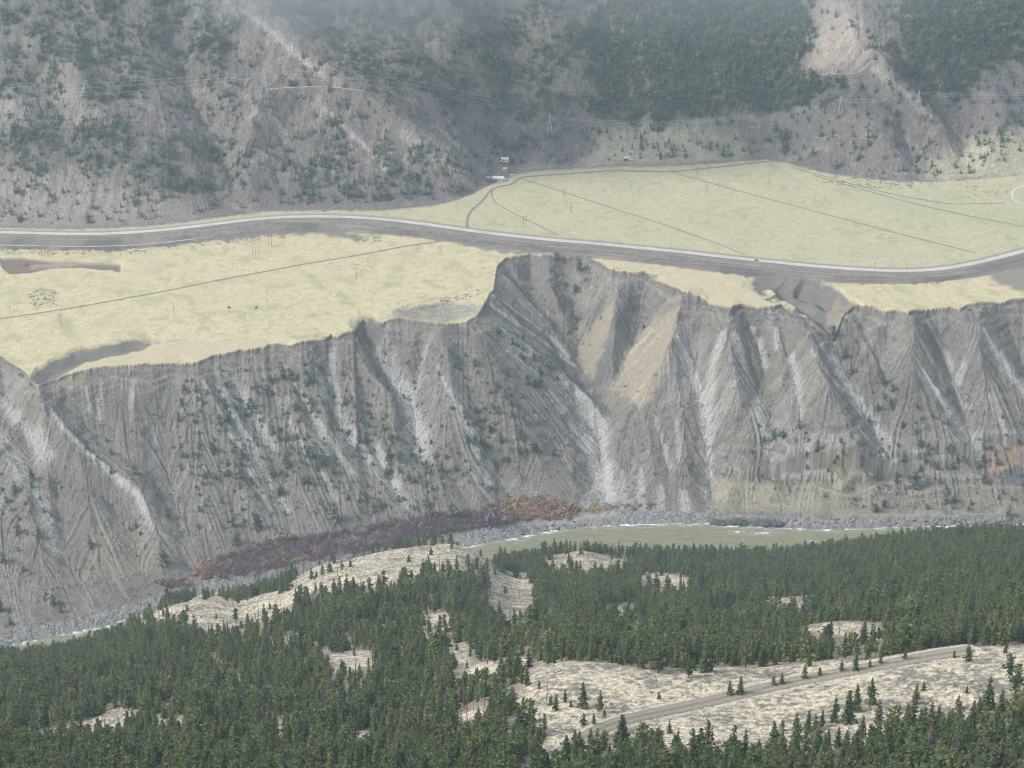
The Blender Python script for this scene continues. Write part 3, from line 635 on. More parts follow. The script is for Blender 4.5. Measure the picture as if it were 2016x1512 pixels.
def mesh_from(name, verts, faces, mats, parent=None, cols=None, smooth=False, fmat=None, link=True):
    """verts (n,3) array, faces (m,k) array of equal-size faces or a list"""
    me = bpy.data.meshes.new(name)
    verts = np.asarray(verts, np.float32)
    if isinstance(faces, np.ndarray):
        m, k = faces.shape
        me.vertices.add(len(verts)); me.vertices.foreach_set('co', verts.ravel())
        me.loops.add(m * k); me.loops.foreach_set('vertex_index', faces.astype(np.int32).ravel())
        me.polygons.add(m); me.polygons.foreach_set('loop_start', np.arange(0, m * k, k, dtype=np.int32))
        if smooth: me.polygons.foreach_set('use_smooth', np.ones(m, bool))
        if fmat is not None: me.polygons.foreach_set('material_index', np.asarray(fmat, np.int32))
        me.update(calc_edges=True)
    else:
        me.from_pydata([tuple(v) for v in verts], [], faces)
        if fmat is not None: me.polygons.foreach_set('material_index', np.asarray(fmat, np.int32))
    if cols is not None:
        at = me.attributes.new('soil', 'FLOAT_COLOR', 'POINT')
        at.data.foreach_set('color', np.concatenate([cols, np.ones((len(cols), 1), np.float32)], 1).astype(np.float32).ravel())
    for mm_ in (mats if isinstance(mats, (list, tuple)) else [mats]): me.materials.append(mm_)
    if not link: return me
    o = bpy.data.objects.new(name, me); COL.objects.link(o)
    if parent is not None: o.parent = parent
    return o

def grid_object(name, g, cols, fmask, mat):
    nr, nc = g.Z.shape
    idx = np.arange(nr * nc).reshape(nr, nc)
    q = np.stack([idx[:-1, :-1], idx[:-1, 1:], idx[1:, 1:], idx[1:, :-1]], -1)[fmask]
    used, inv = np.unique(q, return_inverse=True)
    co = np.stack([g.X.ravel()[used], g.Y.ravel()[used], g.Z.ravel()[used]], -1)
    return mesh_from(name, co, inv.reshape(-1, 4), mat, cols=cols.reshape(-1, 3)[used], smooth=True)

mat_slope = ground_mat('scree_and_soil', 0.9, 0.5, 0.9)
mat_field = ground_mat('dry_grass', 0.8, 0.9, 0.5)
mat_mtn = ground_mat('mountain_soil', 0.6, 0.3, 1.2)
mat_near = ground_mat('bunchgrass', 1.6, 1.2, 0.5)
fcls = np.where(cls_bank, 0, np.where(cls_slope, 1, np.where(cls_mtn, 3, 2)))[:-1, :-1]
tag(grid_object('riverbank', G, FC, fcls == 0, mat_slope), 'grey gravel bank along the far side of the river', 'riverbank', kind='structure')
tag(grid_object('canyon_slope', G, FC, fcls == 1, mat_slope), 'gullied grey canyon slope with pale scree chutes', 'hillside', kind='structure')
tag(grid_object('field', G, FC, fcls == 2, mat_field), 'yellow green bench of dry grass above the canyon rim', 'field', kind='structure')
tag(grid_object('mountain', G, FC, fcls == 3, mat_mtn), 'hazy brown mountainside above the bench', 'mountain', kind='structure')
tag(grid_object('hillside', NG, NC, np.ones((len(yn) - 1, len(sn) - 1), bool), mat_near), 'pale grassy hillside under the near forest', 'hillside', kind='structure')

def ribbon(name, line, width, mat, lift, label, cat, kind='structure', cross=None):
    p = np.asarray(line, float); d = np.gradient(p[:, :2], axis=0); d /= np.linalg.norm(d, axis=1)[:, None] + 1e-9
    nrm = np.stack([-d[:, 1], d[:, 0]], 1)
    offs = np.linspace(-0.5, 0.5, 5 if cross is None else len(cross)) * width
    vv = np.concatenate([np.concatenate([p[:, :2] + nrm * o, (p[:, 2] + lift - 0.10 * abs(o) / width)[:, None]], 1)[:, None] for o in offs], 1)
    n, k = vv.shape[:2]
    idx = np.arange(n * k).reshape(n, k)
    f = np.stack([idx[:-1, :-1], idx[1:, :-1], idx[1:, 1:], idx[:-1, 1:]], -1).reshape(-1, 4)
    cc = None
    if cross is not None:
        cc = np.repeat(np.array(cross)[None], n, 0); cc = cc * (1 + 0.25 * fbm(np.arange(n)[:, None] * 0.3 + np.zeros((1, k)), np.arange(k)[None, :] * 0.9 + np.zeros((n, 1)), 5, 3))[..., None]; cc = cc.reshape(-1, 3)
    o = mesh_from(name, vv.reshape(-1, 3), f, mat, smooth=True, cols=cc)
    return tag(o, label, cat, kind=kind)
def drape(g, line, lift, half=2.0):
    l = np.array(line)
    l[:, 2] = np.max([g.height(l[:, 0] + dx, l[:, 1] + dy) for dx, dy in ((0, 0), (half, 0), (-half, 0), (0, half), (0, -half))], axis=0) + lift
    return l
mat_road = flat_mat('pale_asphalt', (0.50, 0.475, 0.43), noise=(0.05, 0.12))
mat_gravel = flat_mat('gravel_road', (0.30, 0.265, 0.20), noise=(0.12, 0.2))
mat_track = flat_mat('bare_soil_track', (0.25, 0.225, 0.17), noise=(0.1, 0.2))
mat_dballast = flat_mat('dark_ballast', (0.19, 0.175, 0.16), noise=(0.08, 0.4)); mat_ballast = flat_mat('ballast', (0.42, 0.40, 0.37), noise=(0.06, 0.35))
mat_palet = flat_mat('pale_gravel', (0.50, 0.475, 0.43), noise=(0.1, 0.15))
mat_palew = flat_mat('white_gravel', (0.55, 0.53, 0.49), noise=(0.1, 0.1))
ribbon('highway', hw, 9.5, mat_road, 0.35, 'pale highway curving along the bench above the canyon', 'road')
k_ = int(np.argmin(np.abs(project(rl[:, 0], rl[:, 1], rl[:, 2])[0] - 420)))
ribbon('railway_bed', rl[:k_ + 1], 3.0, mat_ballast, 0.35, 'pale narrow ballast line below the left end of the highway', 'railway bed')
ribbon('railway_bed', rl[k_:], 3.0, mat_dballast, 0.35, 'dark narrow ballast line running below the rest of the highway', 'railway bed')
rdd_ = np.stack([np.interp(np.linspace(0, 1, 400), np.linspace(0, 1, len(rd)), rd[:, k]) for k in range(3)], 1)
RC = [(0.36, 0.32, 0.25), (0.28, 0.245, 0.185), (0.33, 0.295, 0.235), (0.335, 0.30, 0.24), (0.26, 0.23, 0.175), (0.24, 0.21, 0.16), (0.26, 0.23, 0.175), (0.335, 0.30, 0.24), (0.33, 0.295, 0.235), (0.28, 0.245, 0.185), (0.34, 0.30, 0.235)]
ribbon('gravel_road', rdd_, 7.6, mat_near, 0.25, 'brown gravel road crossing the straw coloured clearing', 'road', cross=RC)
TL = {'field': ('dirt_track', 'thin dirt track running up the lower yellow field', 2.6, mat_track), 'upper': ('field_track', 'thin dirt track crossing the upper field', 2.0, mat_track), 'farm': ('farm_road', 'brown farm road winding from the highway to the farm', 3.6, mat_track), 'right': ('gravel_lane', 'bright gravel lane bending beside the field', 4.2, mat_palew), 'hill': ('hill_track', 'pale track cut across the mountain foot', 2.6, mat_palet)}
for k, lst in G_tracks.items():
    nm, lb, wd, mt = TL[k]
    for ln in lst: ribbon(nm, drape(G, ln, 0.15, wd * 0.6), wd, mt, 0.15, lb, 'track')
print('terrain done')
#STAGE2
# ---------------------------------------------------------------- river
sw = np.linspace(-0.52, 0.52, 1600); ywat = np.concatenate([np.arange(1960, 2250, 4.0), np.arange(2250, 2440, 1.2)])
WG = Grid(sw, ywat); WG.Z = np.zeros_like(WG.X)
yWw = np.interp(sw, sf, yW)
dsh = yWw - WG.Y
wn1 = fbm(WG.X / 26.0, WG.Y / 5.0, 201, 4); wn2 = fbm(WG.X / 7.0, WG.Y / 3.0, 203, 3)
WG.Z = 0.35 * wn1 + 0.2 * wn2
C = np.zeros(WG.X.shape + (3,), np.float32); C[:] = (0.225, 0.222, 0.132)
mix(sstep(-0.1, 0.4, wn1), (0.185, 0.185, 0.105)); mix(0.6 * sstep(0.05, 0.45, wn2), (0.29, 0.29, 0.19)); mix(0.7 * sstep(0.2, 0.45, fbm(WG.X / 40.0, WG.Y / 3.5, 211, 3)), (0.155, 0.158, 0.095))
Uw, Vw = project(WG.X, WG.Y, WG.Z)
foam = np.exp(-np.maximum(dsh - 2, 0) / 3.0) * sstep(-0.1, 0.3, wn1 + 0.8 * wn2)
foam = foam * (0.35 + 0.65 * sstep(0.0, 0.3, fbm(sw * 2400 / 60.0, sw * 0 + 3.1, 207, 2) + 0.15)[None, :])
for fu, fv, ru, rv in ((1450, 1048, 16, 3), (1505, 1050, 22, 3.5), (1570, 1041, 26, 3), (1600, 1064, 8, 3), (1350, 1031, 45, 4), (1000, 1062, 30, 3)):
    foam = np.maximum(foam, 0.9 * np.exp(-((Uw - fu) / ru) ** 2 - ((Vw - fv) / rv) ** 2) * sstep(0.0, 0.35, wn2 + 0.6 * wn1 + 0.12))
mix(foam, (0.82, 0.83, 0.80))
WG.Z += 0.4 * foam
mat_water = ground_mat('silty_water', 0.5, 0.6, 0.35); mat_water.name = 'silty_water'
wb = mat_water.node_tree.nodes['Principled BSDF']; wb.inputs['Roughness'].default_value = 0.28; wb.inputs['Specular IOR Level'].default_value = 0.35
tag(grid_object('river', WG, C, np.ones((len(ywat) - 1, len(sw) - 1), bool), mat_water), 'olive green silty river with white rapids along its bank', 'river', kind='structure')

# ---------------------------------------------------------------- plants
def leaf_mat(name, cols, rough=0.8):
    m, nt, b = new_mat(name); b.inputs['Roughness'].default_value = rough
    oi = nt.nodes.new('ShaderNodeObjectInfo'); r = nt.nodes.new('ShaderNodeValToRGB')
    e = r.color_ramp.elements
    while len(e) < len(cols): e.new(0.5)
    for i, c in enumerate(cols): e[i].position = i / (len(cols) - 1); e[i].color = (*c, 1)
    nt.links.new(oi.outputs['Random'], r.inputs['Fac'])
    g = nt.nodes.new('ShaderNodeNewGeometry'); mr = nt.nodes.new('ShaderNodeMapRange'); mr.inputs[3].default_value = 0.4; mr.inputs[4].default_value = 1.7
    nt.links.new(g.outputs['Random Per Island'], mr.inputs[0])
    mx = nt.nodes.new('ShaderNodeVectorMath'); mx.operation = 'SCALE'
    nt.links.new(r.outputs['Color'], mx.inputs[0]); nt.links.new(mr.outputs[0], mx.inputs['Scale']); nt.links.new(mx.outputs[0], b.inputs['Base Color'])
    return m
mat_needle = leaf_mat('conifer_needles', [(0.048, 0.078, 0.032), (0.072, 0.102, 0.034), (0.10, 0.125, 0.038), (0.050, 0.084, 0.040), (0.125, 0.138, 0.045), (0.034, 0.055, 0.028), (0.11, 0.112, 0.045), (0.070, 0.108, 0.040)])
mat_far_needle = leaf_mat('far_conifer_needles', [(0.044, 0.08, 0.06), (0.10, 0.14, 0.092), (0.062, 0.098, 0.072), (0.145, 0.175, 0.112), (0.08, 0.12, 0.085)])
mat_bark = flat_mat('bark', (0.085, 0.065, 0.05), noise=(8, 0.3))
mat_dead = flat_mat('dead_wood', (0.15, 0.13, 0.115), noise=(8, 0.3))
mat_russet = leaf_mat('russet_leaves', [(0.42, 0.24, 0.15), (0.34, 0.20, 0.14), (0.46, 0.31, 0.18), (0.27, 0.185, 0.155), (0.38, 0.26, 0.19)])
mat_barebrush = leaf_mat('bare_twigs', [(0.20, 0.14, 0.165), (0.24, 0.175, 0.19), (0.165, 0.12, 0.145), (0.27, 0.18, 0.17)])
mat_yellow = leaf_mat('yellow_leaves', [(0.50, 0.34, 0.07), (0.42, 0.29, 0.07)])
mat_shrub = leaf_mat('shrub_twigs', [(0.075, 0.07, 0.055), (0.10, 0.09, 0.075), (0.06, 0.065, 0.045), (0.12, 0.10, 0.085)])
mat_sage = leaf_mat('sage_leaves', [(0.15, 0.14, 0.12), (0.19, 0.175, 0.15), (0.115, 0.11, 0.09), (0.24, 0.215, 0.17)])

def trunk_geo(h, r, sides=6, lean=0.0, seed=0, n=5):
    R_ = np.random.default_rng(seed); v = []; f = []
    for i in range(n):
        t = i / (n - 1); rr = r * (1 - 0.88 * t) * (1.5 if i == 0 else 1)
        cx, cy = lean * t * t + 0.004 * R_.standard_normal(), 0.004 * R_.standard_normal()
        for k in range(sides):
            a = 2 * math.pi * k / sides; v.append((cx + rr * math.cos(a), cy + rr * math.sin(a), h * t - (0.03 if i == 0 else 0)))
        if i:
            for k in range(sides):
                a, b = (i - 1) * sides + k, (i - 1) * sides + (k + 1) % sides
                f.append((a, b, b + sides, a + sides))
    return np.array(v), np.array(f)

def spray(R_, c, d, a, b, tilt=0.5):
    d = d / (np.linalg.norm(d) + 1e-9)
    s = np.cross(d, (0, 0, 1.0)); s = s / (np.linalg.norm(s) + 1e-9)
    s = s + np.array([0, 0, 1.0]) * R_.normal(0, tilt); s = s / np.linalg.norm(s)
    j = R_.uniform(0.6, 1.2, 4)[:, None]
    return np.array([c - d * a - s * b * 0.7, c - d * a * 0.2 + s * b, c + d * a, c + d * a * 0.1 - s * b]) * 1.0 + (j - 1) * 0.25 * a

def conifer_geo(seed, R=0.17, whorls=17, nb=7, base=0.12, ragged=0.28, power=0.8, droop=0.25, per=3, oval=False, gap=0.0):
    R_ = np.random.default_rng(seed); v = []
    for i in range(whorls):
        zf = base + (0.97 - base) * (i + R_.uniform(0, 0.8)) / whorls
        q = (zf - base) / (1 - base)
        r = R * ((math.sin(math.pi * min(1, 0.18 + 0.82 * q)) ** 0.7 * 0.95 + 0.05) if oval else (1 - q) ** power) * R_.uniform(1 - ragged, 1 + ragged) + 0.012
        a0 = R_.uniform(0, 6.28)
        n = nb if q < 0.7 else max(4, nb - 2)
        for k in range(n):
            if R_.random() < gap: continue
            az = a0 + 6.2832 * k / n + R_.normal(0, 0.25); L = r * R_.uniform(0.6, 1.2)
            dr = droop * R_.uniform(0.2, 1.5) - 0.35 * q
            d = np.array([math.cos(az), math.sin(az), -dr])
            for m in range(per):
                fr = (m + 0.55) / per
                c = d * L * fr + np.array([0, 0, zf]) + R_.normal(0, 0.012, 3)
                v.append(spray(R_, c, d + np.array([0, 0, R_.normal(0, 0.25)]), 0.020 + 0.36 * L / per * 1.5, 0.014 + L * 0.24 * (1.15 - 0.55 * fr), 0.6))
    for k in range(3):
        a = 2.1 * k; v.append(np.array([(0, 0, 0.9), (0.02 * math.cos(a), 0.02 * math.sin(a), 0.93), (0, 0, 1.0), (-0.012 * math.cos(a), -0.012 * math.sin(a), 0.94)]))
    v = np.array(v); return v.reshape(-1, 3), np.arange(len(v) * 4).reshape(-1, 4)

def bush_geo(seed, n=110, flat=0.9, twig=False):
    R_ = np.random.default_rng(seed); v = []
    lob = R_.normal(0, 0.28, (6, 3)); lob[:, 2] = np.abs(lob[:, 2]) * 0.8 + 0.32
    for i in range(n):
        c = lob[R_.integers(6)] + R_.normal(0, 0.17, 3); c[2] = max(0.03, c[2] * flat)
        d = R_.normal(0, 1, 3); d[2] = abs(d[2]) + (0.8 if twig else 0)
        v.append(spray(R_, c, d, R_.uniform(0.08, 0.16), R_.uniform(0.03, 0.06) if twig else R_.uniform(0.06, 0.11), 1.0))
    v = np.array(v); return v.reshape(-1, 3), np.arange(len(v) * 4).reshape(-1, 4)

def obj(name, me, parent=None):
    o = bpy.data.objects.new(name, me); COL.objects.link(o)
    if parent is not None: o.parent = parent
    return o
KINDS = {}
def kind(key, crown, trunk, mat=mat_needle, tmat=mat_bark):
    KINDS[key] = (mesh_from('crown_' + key, *crown, mat, link=False), mesh_from('trunk_' + key, *trunk, tmat, link=False))
kind('fir', conifer_geo(1), trunk_geo(0.96, 0.014, seed=1))
kind('fir_b', conifer_geo(2, R=0.145, whorls=19, ragged=0.4, power=0.7, gap=0.08), trunk_geo(0.96, 0.013, seed=2))
kind('fir_c', conifer_geo(3, R=0.20, whorls=16, base=0.05, ragged=0.3), trunk_geo(0.96, 0.016, seed=3))
kind('pine', conifer_geo(4, R=0.165, whorls=13, base=0.22, oval=True, droop=0.05, ragged=0.4, gap=0.12), trunk_geo(0.94, 0.016, seed=4))
kind('pine_b', conifer_geo(5, R=0.19, whorls=12, base=0.15, oval=True, droop=0.1, ragged=0.45, gap=0.15), trunk_geo(0.94, 0.017, seed=5, lean=0.02))
kind('young', conifer_geo(6, R=0.27, whorls=12, base=0.03, ragged=0.25, power=0.75), trunk_geo(0.9, 0.02, seed=6))
KEYS = ['fir', 'fir_b', 'fir_c', 'pine', 'pine_b', 'young']

def plant_tree(key, p, h, w=1.0, label=None, group=None, name='conifer'):
    r = bpy.data.objects.new(name, None); COL.objects.link(r)
    r.empty_display_size = 0.1
    r.location = (p[0], p[1], p[2] - 0.15); r.rotation_euler = (random.uniform(-.03, .03), random.uniform(-.03, .03), random.uniform(0, 6.28)); r.scale = (h * w, h * w, h)
    obj('crown', KINDS[key][0], r); obj('trunk', KINDS[key][1], r)
    tag(r, label, 'tree', group)
    return r

def px_per_m(p):
    zr = p[2] - HC; c = p[1] * CT - zr * ST
    return F / c * (p[1] * CT - zr * ST) / c if False else F / c * CT

def stuff(name, pts, scl, rz, vi, sources, label, cat):
    me = bpy.data.meshes.new(name); n = len(pts)
    me.vertices.add(n); me.vertices.foreach_set('co', np.asarray(pts, np.float32).ravel())
    a = me.attributes.new('sc', 'FLOAT_VECTOR', 'POINT'); a.data.foreach_set('vector', np.asarray(scl, np.float32).ravel())
    a = me.attributes.new('rz', 'FLOAT', 'POINT'); a.data.foreach_set('value', np.asarray(rz, np.float32))
    a = me.attributes.new('vi', 'INT', 'POINT'); a.data.foreach_set('value', np.asarray(vi, np.int32))
    o = obj(name, me)
    ng = bpy.data.node_groups.new(name, 'GeometryNodeTree')
    ng.interface.new_socket('Geometry', in_out='INPUT', socket_type='NodeSocketGeometry'); ng.interface.new_socket('Geometry', in_out='OUTPUT', socket_type='NodeSocketGeometry')
    N = ng.nodes.new; L = ng.links.new
    gi, go = N('NodeGroupInput'), N('NodeGroupOutput'); ip = N('GeometryNodeInstanceOnPoints'); jv = N('GeometryNodeJoinGeometry')
    for src in sources:
        j = N('GeometryNodeJoinGeometry')
        for so in src:
            oi = N('GeometryNodeObjectInfo'); oi.inputs['Object'].default_value = so; oi.transform_space = 'ORIGINAL'
            L(oi.outputs['Geometry'], j.inputs[0])
        gt = N('GeometryNodeGeometryToInstance'); L(j.outputs[0], gt.inputs[0]); L(gt.outputs[0], jv.inputs[0])
    def att(nm, ty):
        q = N('GeometryNodeInputNamedAttribute'); q.data_type = ty; q.inputs['Name'].default_value = nm; return q.outputs['Attribute']
    cx = N('ShaderNodeCombineXYZ'); L(att('rz', 'FLOAT'), cx.inputs['Z'])
    L(gi.outputs[0], ip.inputs['Points']); L(jv.outputs[0], ip.inputs['Instance']); ip.inputs['Pick Instance'].default_value = True
    L(att('vi', 'INT'), ip.inputs['Instance Index']); L(cx.outputs[0], ip.inputs['Rotation']); L(att('sc', 'FLOAT_VECTOR'), ip.inputs['Scale'])
    L(ip.outputs[0], go.inputs[0])
    md = o.modifiers.new('scatter', 'NODES'); md.node_group = ng
    return tag(o, label, cat, kind='stuff')

# trees that stand apart on the straw coloured clearing: base u, base v, height in photo pixels, kind
ZONES = {
 'above': ('on straw slope above the gravel road', [(1437,1367,31,'young'),(1457,1365,39,'fir'),(1523,1348,24,'young'),(1540,1345,22,'young'),(1583,1335,30,'young'),(1592,1312,36,'fir'),(1614,1329,19,'young'),(1656,1320,22,'young'),(1684,1319,33,'fir_c'),(1712,1313,17,'young'),(1733,1306,21,'fir_c'),(1781,1297,24,'fir_c'),(1356,1334,42,'pine_b'),(1297,1376,17,'young')]),
 'bend': ('on pale clearing beside the road bend', [(1012,1346,52,'fir'),(1037,1350,42,'fir'),(981,1332,22,'young'),(1061,1356,20,'young'),(1007,1381,31,'fir'),(1094,1398,35,'fir'),(1084,1388,23,'young'),(1112,1383,30,'fir_b'),(1124,1391,17,'young'),(1148,1393,56,'fir'),(1181,1401,46,'fir_b'),(1190,1411,19,'young'),(1148,1432,31,'pine_b'),(1169,1425,24,'fir'),(884,1359,57,'pine'),(917,1357,38,'pine'),(964,1371,49,'fir_b'),(983,1376,25,'young')]),
 'below': ('on straw slope below the gravel road', [(1715,1386,57,'fir_c'),(1686,1400,59,'fir'),(1668,1423,71,'fir'),(1642,1421,54,'fir_c'),(1729,1424,52,'fir_c'),(1696,1454,50,'fir_c'),(1802,1386,45,'fir_b'),(1818,1360,21,'young'),(1792,1456,90,'fir'),(1816,1424,31,'young'),(1771,1397,14,'young'),(1540,1438,26,'young'),(1524,1473,59,'fir'),(1566,1463,66,'fir'),(1618,1431,36,'fir_b'),(1604,1456,55,'fir_c'),(1649,1473,45,'fir'),(1733,1487,42,'fir_c'),(1785,1420,40,'fir_c'),(1590,1440,45,'fir')]),
 'bottom': ('in the fringe under the road bend', [(1139,1478,31,'fir'),(1158,1503,48,'fir_b'),(1273,1459,23,'young'),(1252,1482,42,'fir'),(1236,1485,28,'young'),(1219,1478,24,'young'),(1318,1444,30,'fir_c'),(1334,1475,42,'fir_c'),(1198,1499,42,'fir'),(1394,1497,88,'fir'),(1363,1508,80,'fir_b'),(1441,1508,88,'fir_c'),(1300,1500,60,'fir')]),
 'east': ('where the gravel road enters the forest', [(1878,1294,16,'young'),(1906,1301,40,'fir_c'),(1979,1286,26,'fir_c'),(1986,1334,52,'pine_b'),(1998,1369,69,'pine_b'),(1903,1364,17,'young'),(1885,1397,31,'fir_c'),(1944,1397,71,'fir_c'),(1925,1420,50,'fir'),(1968,1410,56,'fir')]),
}
ORD = ['first','second','third','fourth','fifth','sixth','seventh','eighth','ninth','tenth','eleventh','twelfth','thirteenth','fourteenth','fifteenth','sixteenth','seventeenth','eighteenth','nineteenth','twentieth']
ADJ = {'young': 'bushy', 'fir': 'pointed', 'fir_b': 'narrow', 'fir_c': 'broad', 'pine': 'open crowned', 'pine_b': 'round crowned'}
first = {}
taken = []
n_ind = 0
for z, (phrase, lst) in ZONES.items():
    for i, (u, v, hp, key) in enumerate(sorted(lst)):
        p = NG.at(u, v); h = hp / px_per_m(p)
        size = 'small' if hp < 26 else ('tall' if hp > 48 else 'mid sized')
        t = plant_tree(key, p, h, random.uniform(0.92, 1.1), f'{size} {ADJ[key]} conifer, {ORD[i]} from left {phrase}', 'conifers standing apart around the clearing')
        first.setdefault(key, t); taken.append((p[0], p[1], 3.0)); n_ind += 1

# dead snags
def snag_geo(seed, limbs):
    R_ = np.random.default_rng(seed); v, f = trunk_geo(1.0, 0.016, 6, 0.02, seed); v = list(map(tuple, v)); f = [tuple(q) for q in f]
    for i in range(limbs):
        z = R_.uniform(0.3, 0.97); a = R_.uniform(0, 6.28); L = 0.13 * (1.15 - z) + 0.02
        d = np.array([math.cos(a), math.sin(a), R_.uniform(-0.1, 0.4)]); s = np.array([-d[1], d[0], 0]) * 0.004
        b = np.array([0, 0, z]); k = len(v)
        v += [tuple(b + s), tuple(b - s), tuple(b + (0, 0, 0.008)), tuple(b + d * L)]
        f += [(k, k + 1, k + 3), (k + 1, k + 2, k + 3), (k + 2, k, k + 3)]
    return v, f
snag_m = mesh_from('snag', *snag_geo(1, 5), mat_dead, link=False); snag_b = mesh_from('snag_branchy', *snag_geo(2, 46), mat_dead, link=False)
for u, v, hp, lb in [(1076,1380,49,'tallest bare dead trunk on the pale clearing'), (1052,1378,24,'thin dead trunk between the tall snag and the conifers'), (1031,1374,22,'leftmost short dead trunk on the pale clearing'), (1044,1377,17,'shortest stub of a dead trunk in the snag cluster'), (1826,1490,112,'tall grey dead tree with bare branches below the road'), (1105,1345,16,'small grey snag at the forest edge above the clearing')]:
    p = NG.at(u, v); o = obj('dead_tree', snag_b if hp > 60 else snag_m); h = hp / px_per_m(p)
    if hp > 60: DEAD0 = o
    o.location = (p[0], p[1], p[2] - 0.2); o.scale = (h, h, h); o.rotation_euler = (0.02, 0.03, random.uniform(0, 6)); tag(o, lb, 'dead tree', 'dead trunks on the clearing'); taken.append((p[0], p[1], 2.0))

# dense near forest: the nearest as trees of their own, the rest as one wood
def sample_field(img_u, img_v, arr, g, x, y):
    j = np.clip(np.interp(x / y, g.s, np.arange(len(g.s))), 0, len(g.s) - 1).astype(int); i = np.clip(np.interp(y, g.y, np.arange(len(g.y))), 0, len(g.y) - 1).astype(int)
    return arr[i, j]
R2 = np.random.default_rng(42)
NT = 125000
ty = np.sqrt(R2.uniform(560.0 ** 2, 2190.0 ** 2, NT)); tx = R2.uniform(-0.48, 0.48, NT) * ty
open_ = sample_field(None, None, grass, NG, tx, ty); rdd = sample_field(None, None, D_rd, NG, tx, ty)
dens = 0.66 + 1.9 * fbm(tx / 34.0, ty / 34.0, 301, 4, 0.6)
tz = NG.height(tx, ty)
tu, tv = project(tx, ty, tz)
keep_t = (R2.random(NT) < np.clip(dens + 0.5 * (ty < 1000), 0.05, 1) * np.clip(1 - 1.5 * open_, np.where(ty > 1000, 0.02, 0.0), 1)) & (rdd > 9) & (tz > 3) & (ty > 560) & ~((tu > 330) & (tu < 968) & (ty > np.interp(tx / ty, sn, yc) - 12) & (R2.random(NT) < 0.96))
keep_t |= (R2.random(NT) < 0.012) & (open_ > 0.5) & (rdd > 9) & (ty > 1000)
tx, ty, tz, tu, tv = (a[keep_t] for a in (tx, ty, tz, tu, tv))
# minimum spacing on a hashed grid
cell = 3.2; seen = {}; ok = []
for i in range(len(tx)):
    c = (int(tx[i] // cell), int(ty[i] // cell))
    if any(((c[0] + a, c[1] + b) in seen and (tx[seen[(c[0] + a, c[1] + b)]] - tx[i]) ** 2 + (ty[seen[(c[0] + a, c[1] + b)]] - ty[i]) ** 2 < 2.8 ** 2) for a in (-1, 0, 1) for b in (-1, 0, 1)): continue
    seen[c] = i; ok.append(i)
ok = np.array(ok); tx, ty, tz, tu, tv = (a[ok] for a in (tx, ty, tz, tu, tv))
tk = np.array(taken)
far_ok = np.array([np.min((tk[:, 0] - a) ** 2 + (tk[:, 1] - b) ** 2) > 14 for a, b in zip(tx, ty)])
tx, ty, tz, tu, tv = (a[far_ok] for a in (tx, ty, tz, tu, tv))
th = 11.9 + 3.3 * R2.standard_normal(len(tx)) + 2.0 * fbm(tx / 70, ty / 70, 305, 2); th = np.clip(th, 4.5, 21)
small = R2.random(len(tx)) < 0.16; th[small] *= 0.6
hp = th * np.array([px_per_m((a, b, c)) for a, b, c in zip(tx, ty, tz)])
# a tree that would stand in front of the open ground does not grow there
opened = np.zeros(len(tx), bool)
some = R2.random(len(tx)) < 0.30
for b_, p_ in enumerate(BARE + [CLEAR]):
    for q_ in (0.35, 0.6, 0.85): opened |= inpoly(tu, tv - q_ * hp, p_) & (some | (b_ < 11) | (b_ == len(BARE)))
kq = ~(opened & (R2.random(len(tx)) < 0.74) & ~((tv > 1440) & (ty < 1000)))
tx, ty, tz, tu, tv, th, small = (a[kq] for a in (tx, ty, tz, tu, tv, th, small))
tw = R2.uniform(0.75, 1.25, len(tx)) * np.where(small, 1.2, 1)
tkey = R2.choice(6, len(tx), p=[0.24, 0.18, 0.12, 0.22, 0.18, 0.06])
hp = th * np.array([px_per_m((a, b, c)) for a, b, c in zip(tx, ty, tz)])
inframe = (tu > -10) & (tu < 2026) & (tv < 1512 + 0.75 * hp) & (tv - hp < 1500)
order = np.argsort(-np.where(inframe, hp, -1))
ind = order[:300 - n_ind]
AREA = [(0, 700, 'conifer crowded in the dense forest at the lower left corner'), (700, 1130, 'conifer crowded in the dense forest beside the road bend'), (1130, 1640, 'conifer crowded in the forest fringe along the bottom edge'), (1640, 3000, 'conifer crowded in the dense forest at the lower right corner')]
for i in ind:
    lb = [a[2] for a in AREA if tu[i] < a[1]][0]
    key = KEYS[tkey[i]]
    t = plant_tree(key, (tx[i], ty[i], tz[i]), th[i], tw[i], lb, lb.replace('conifer', 'conifers'))
    first.setdefault(key, t)
for k in KEYS:
    if k not in first: first[k] = None
src = [[first[k].children[0], first[k].children[1]] for k in KEYS]
src.append([DEAD0]); tkey = np.where(R2.random(len(tx)) < 0.035, 6, tkey)
rest = np.setdiff1d(np.arange(len(tx)), ind)
stuff('forest', np.stack([tx, ty, tz - 0.2], 1)[rest], np.stack([th * tw, th * tw, th], 1)[rest], R2.uniform(0, 6.28, len(rest)), tkey[rest], src, 'dense dark green conifer forest covering the near hillside', 'forest')
print('near forest', len(tx), 'individual', len(ind) + n_ind)

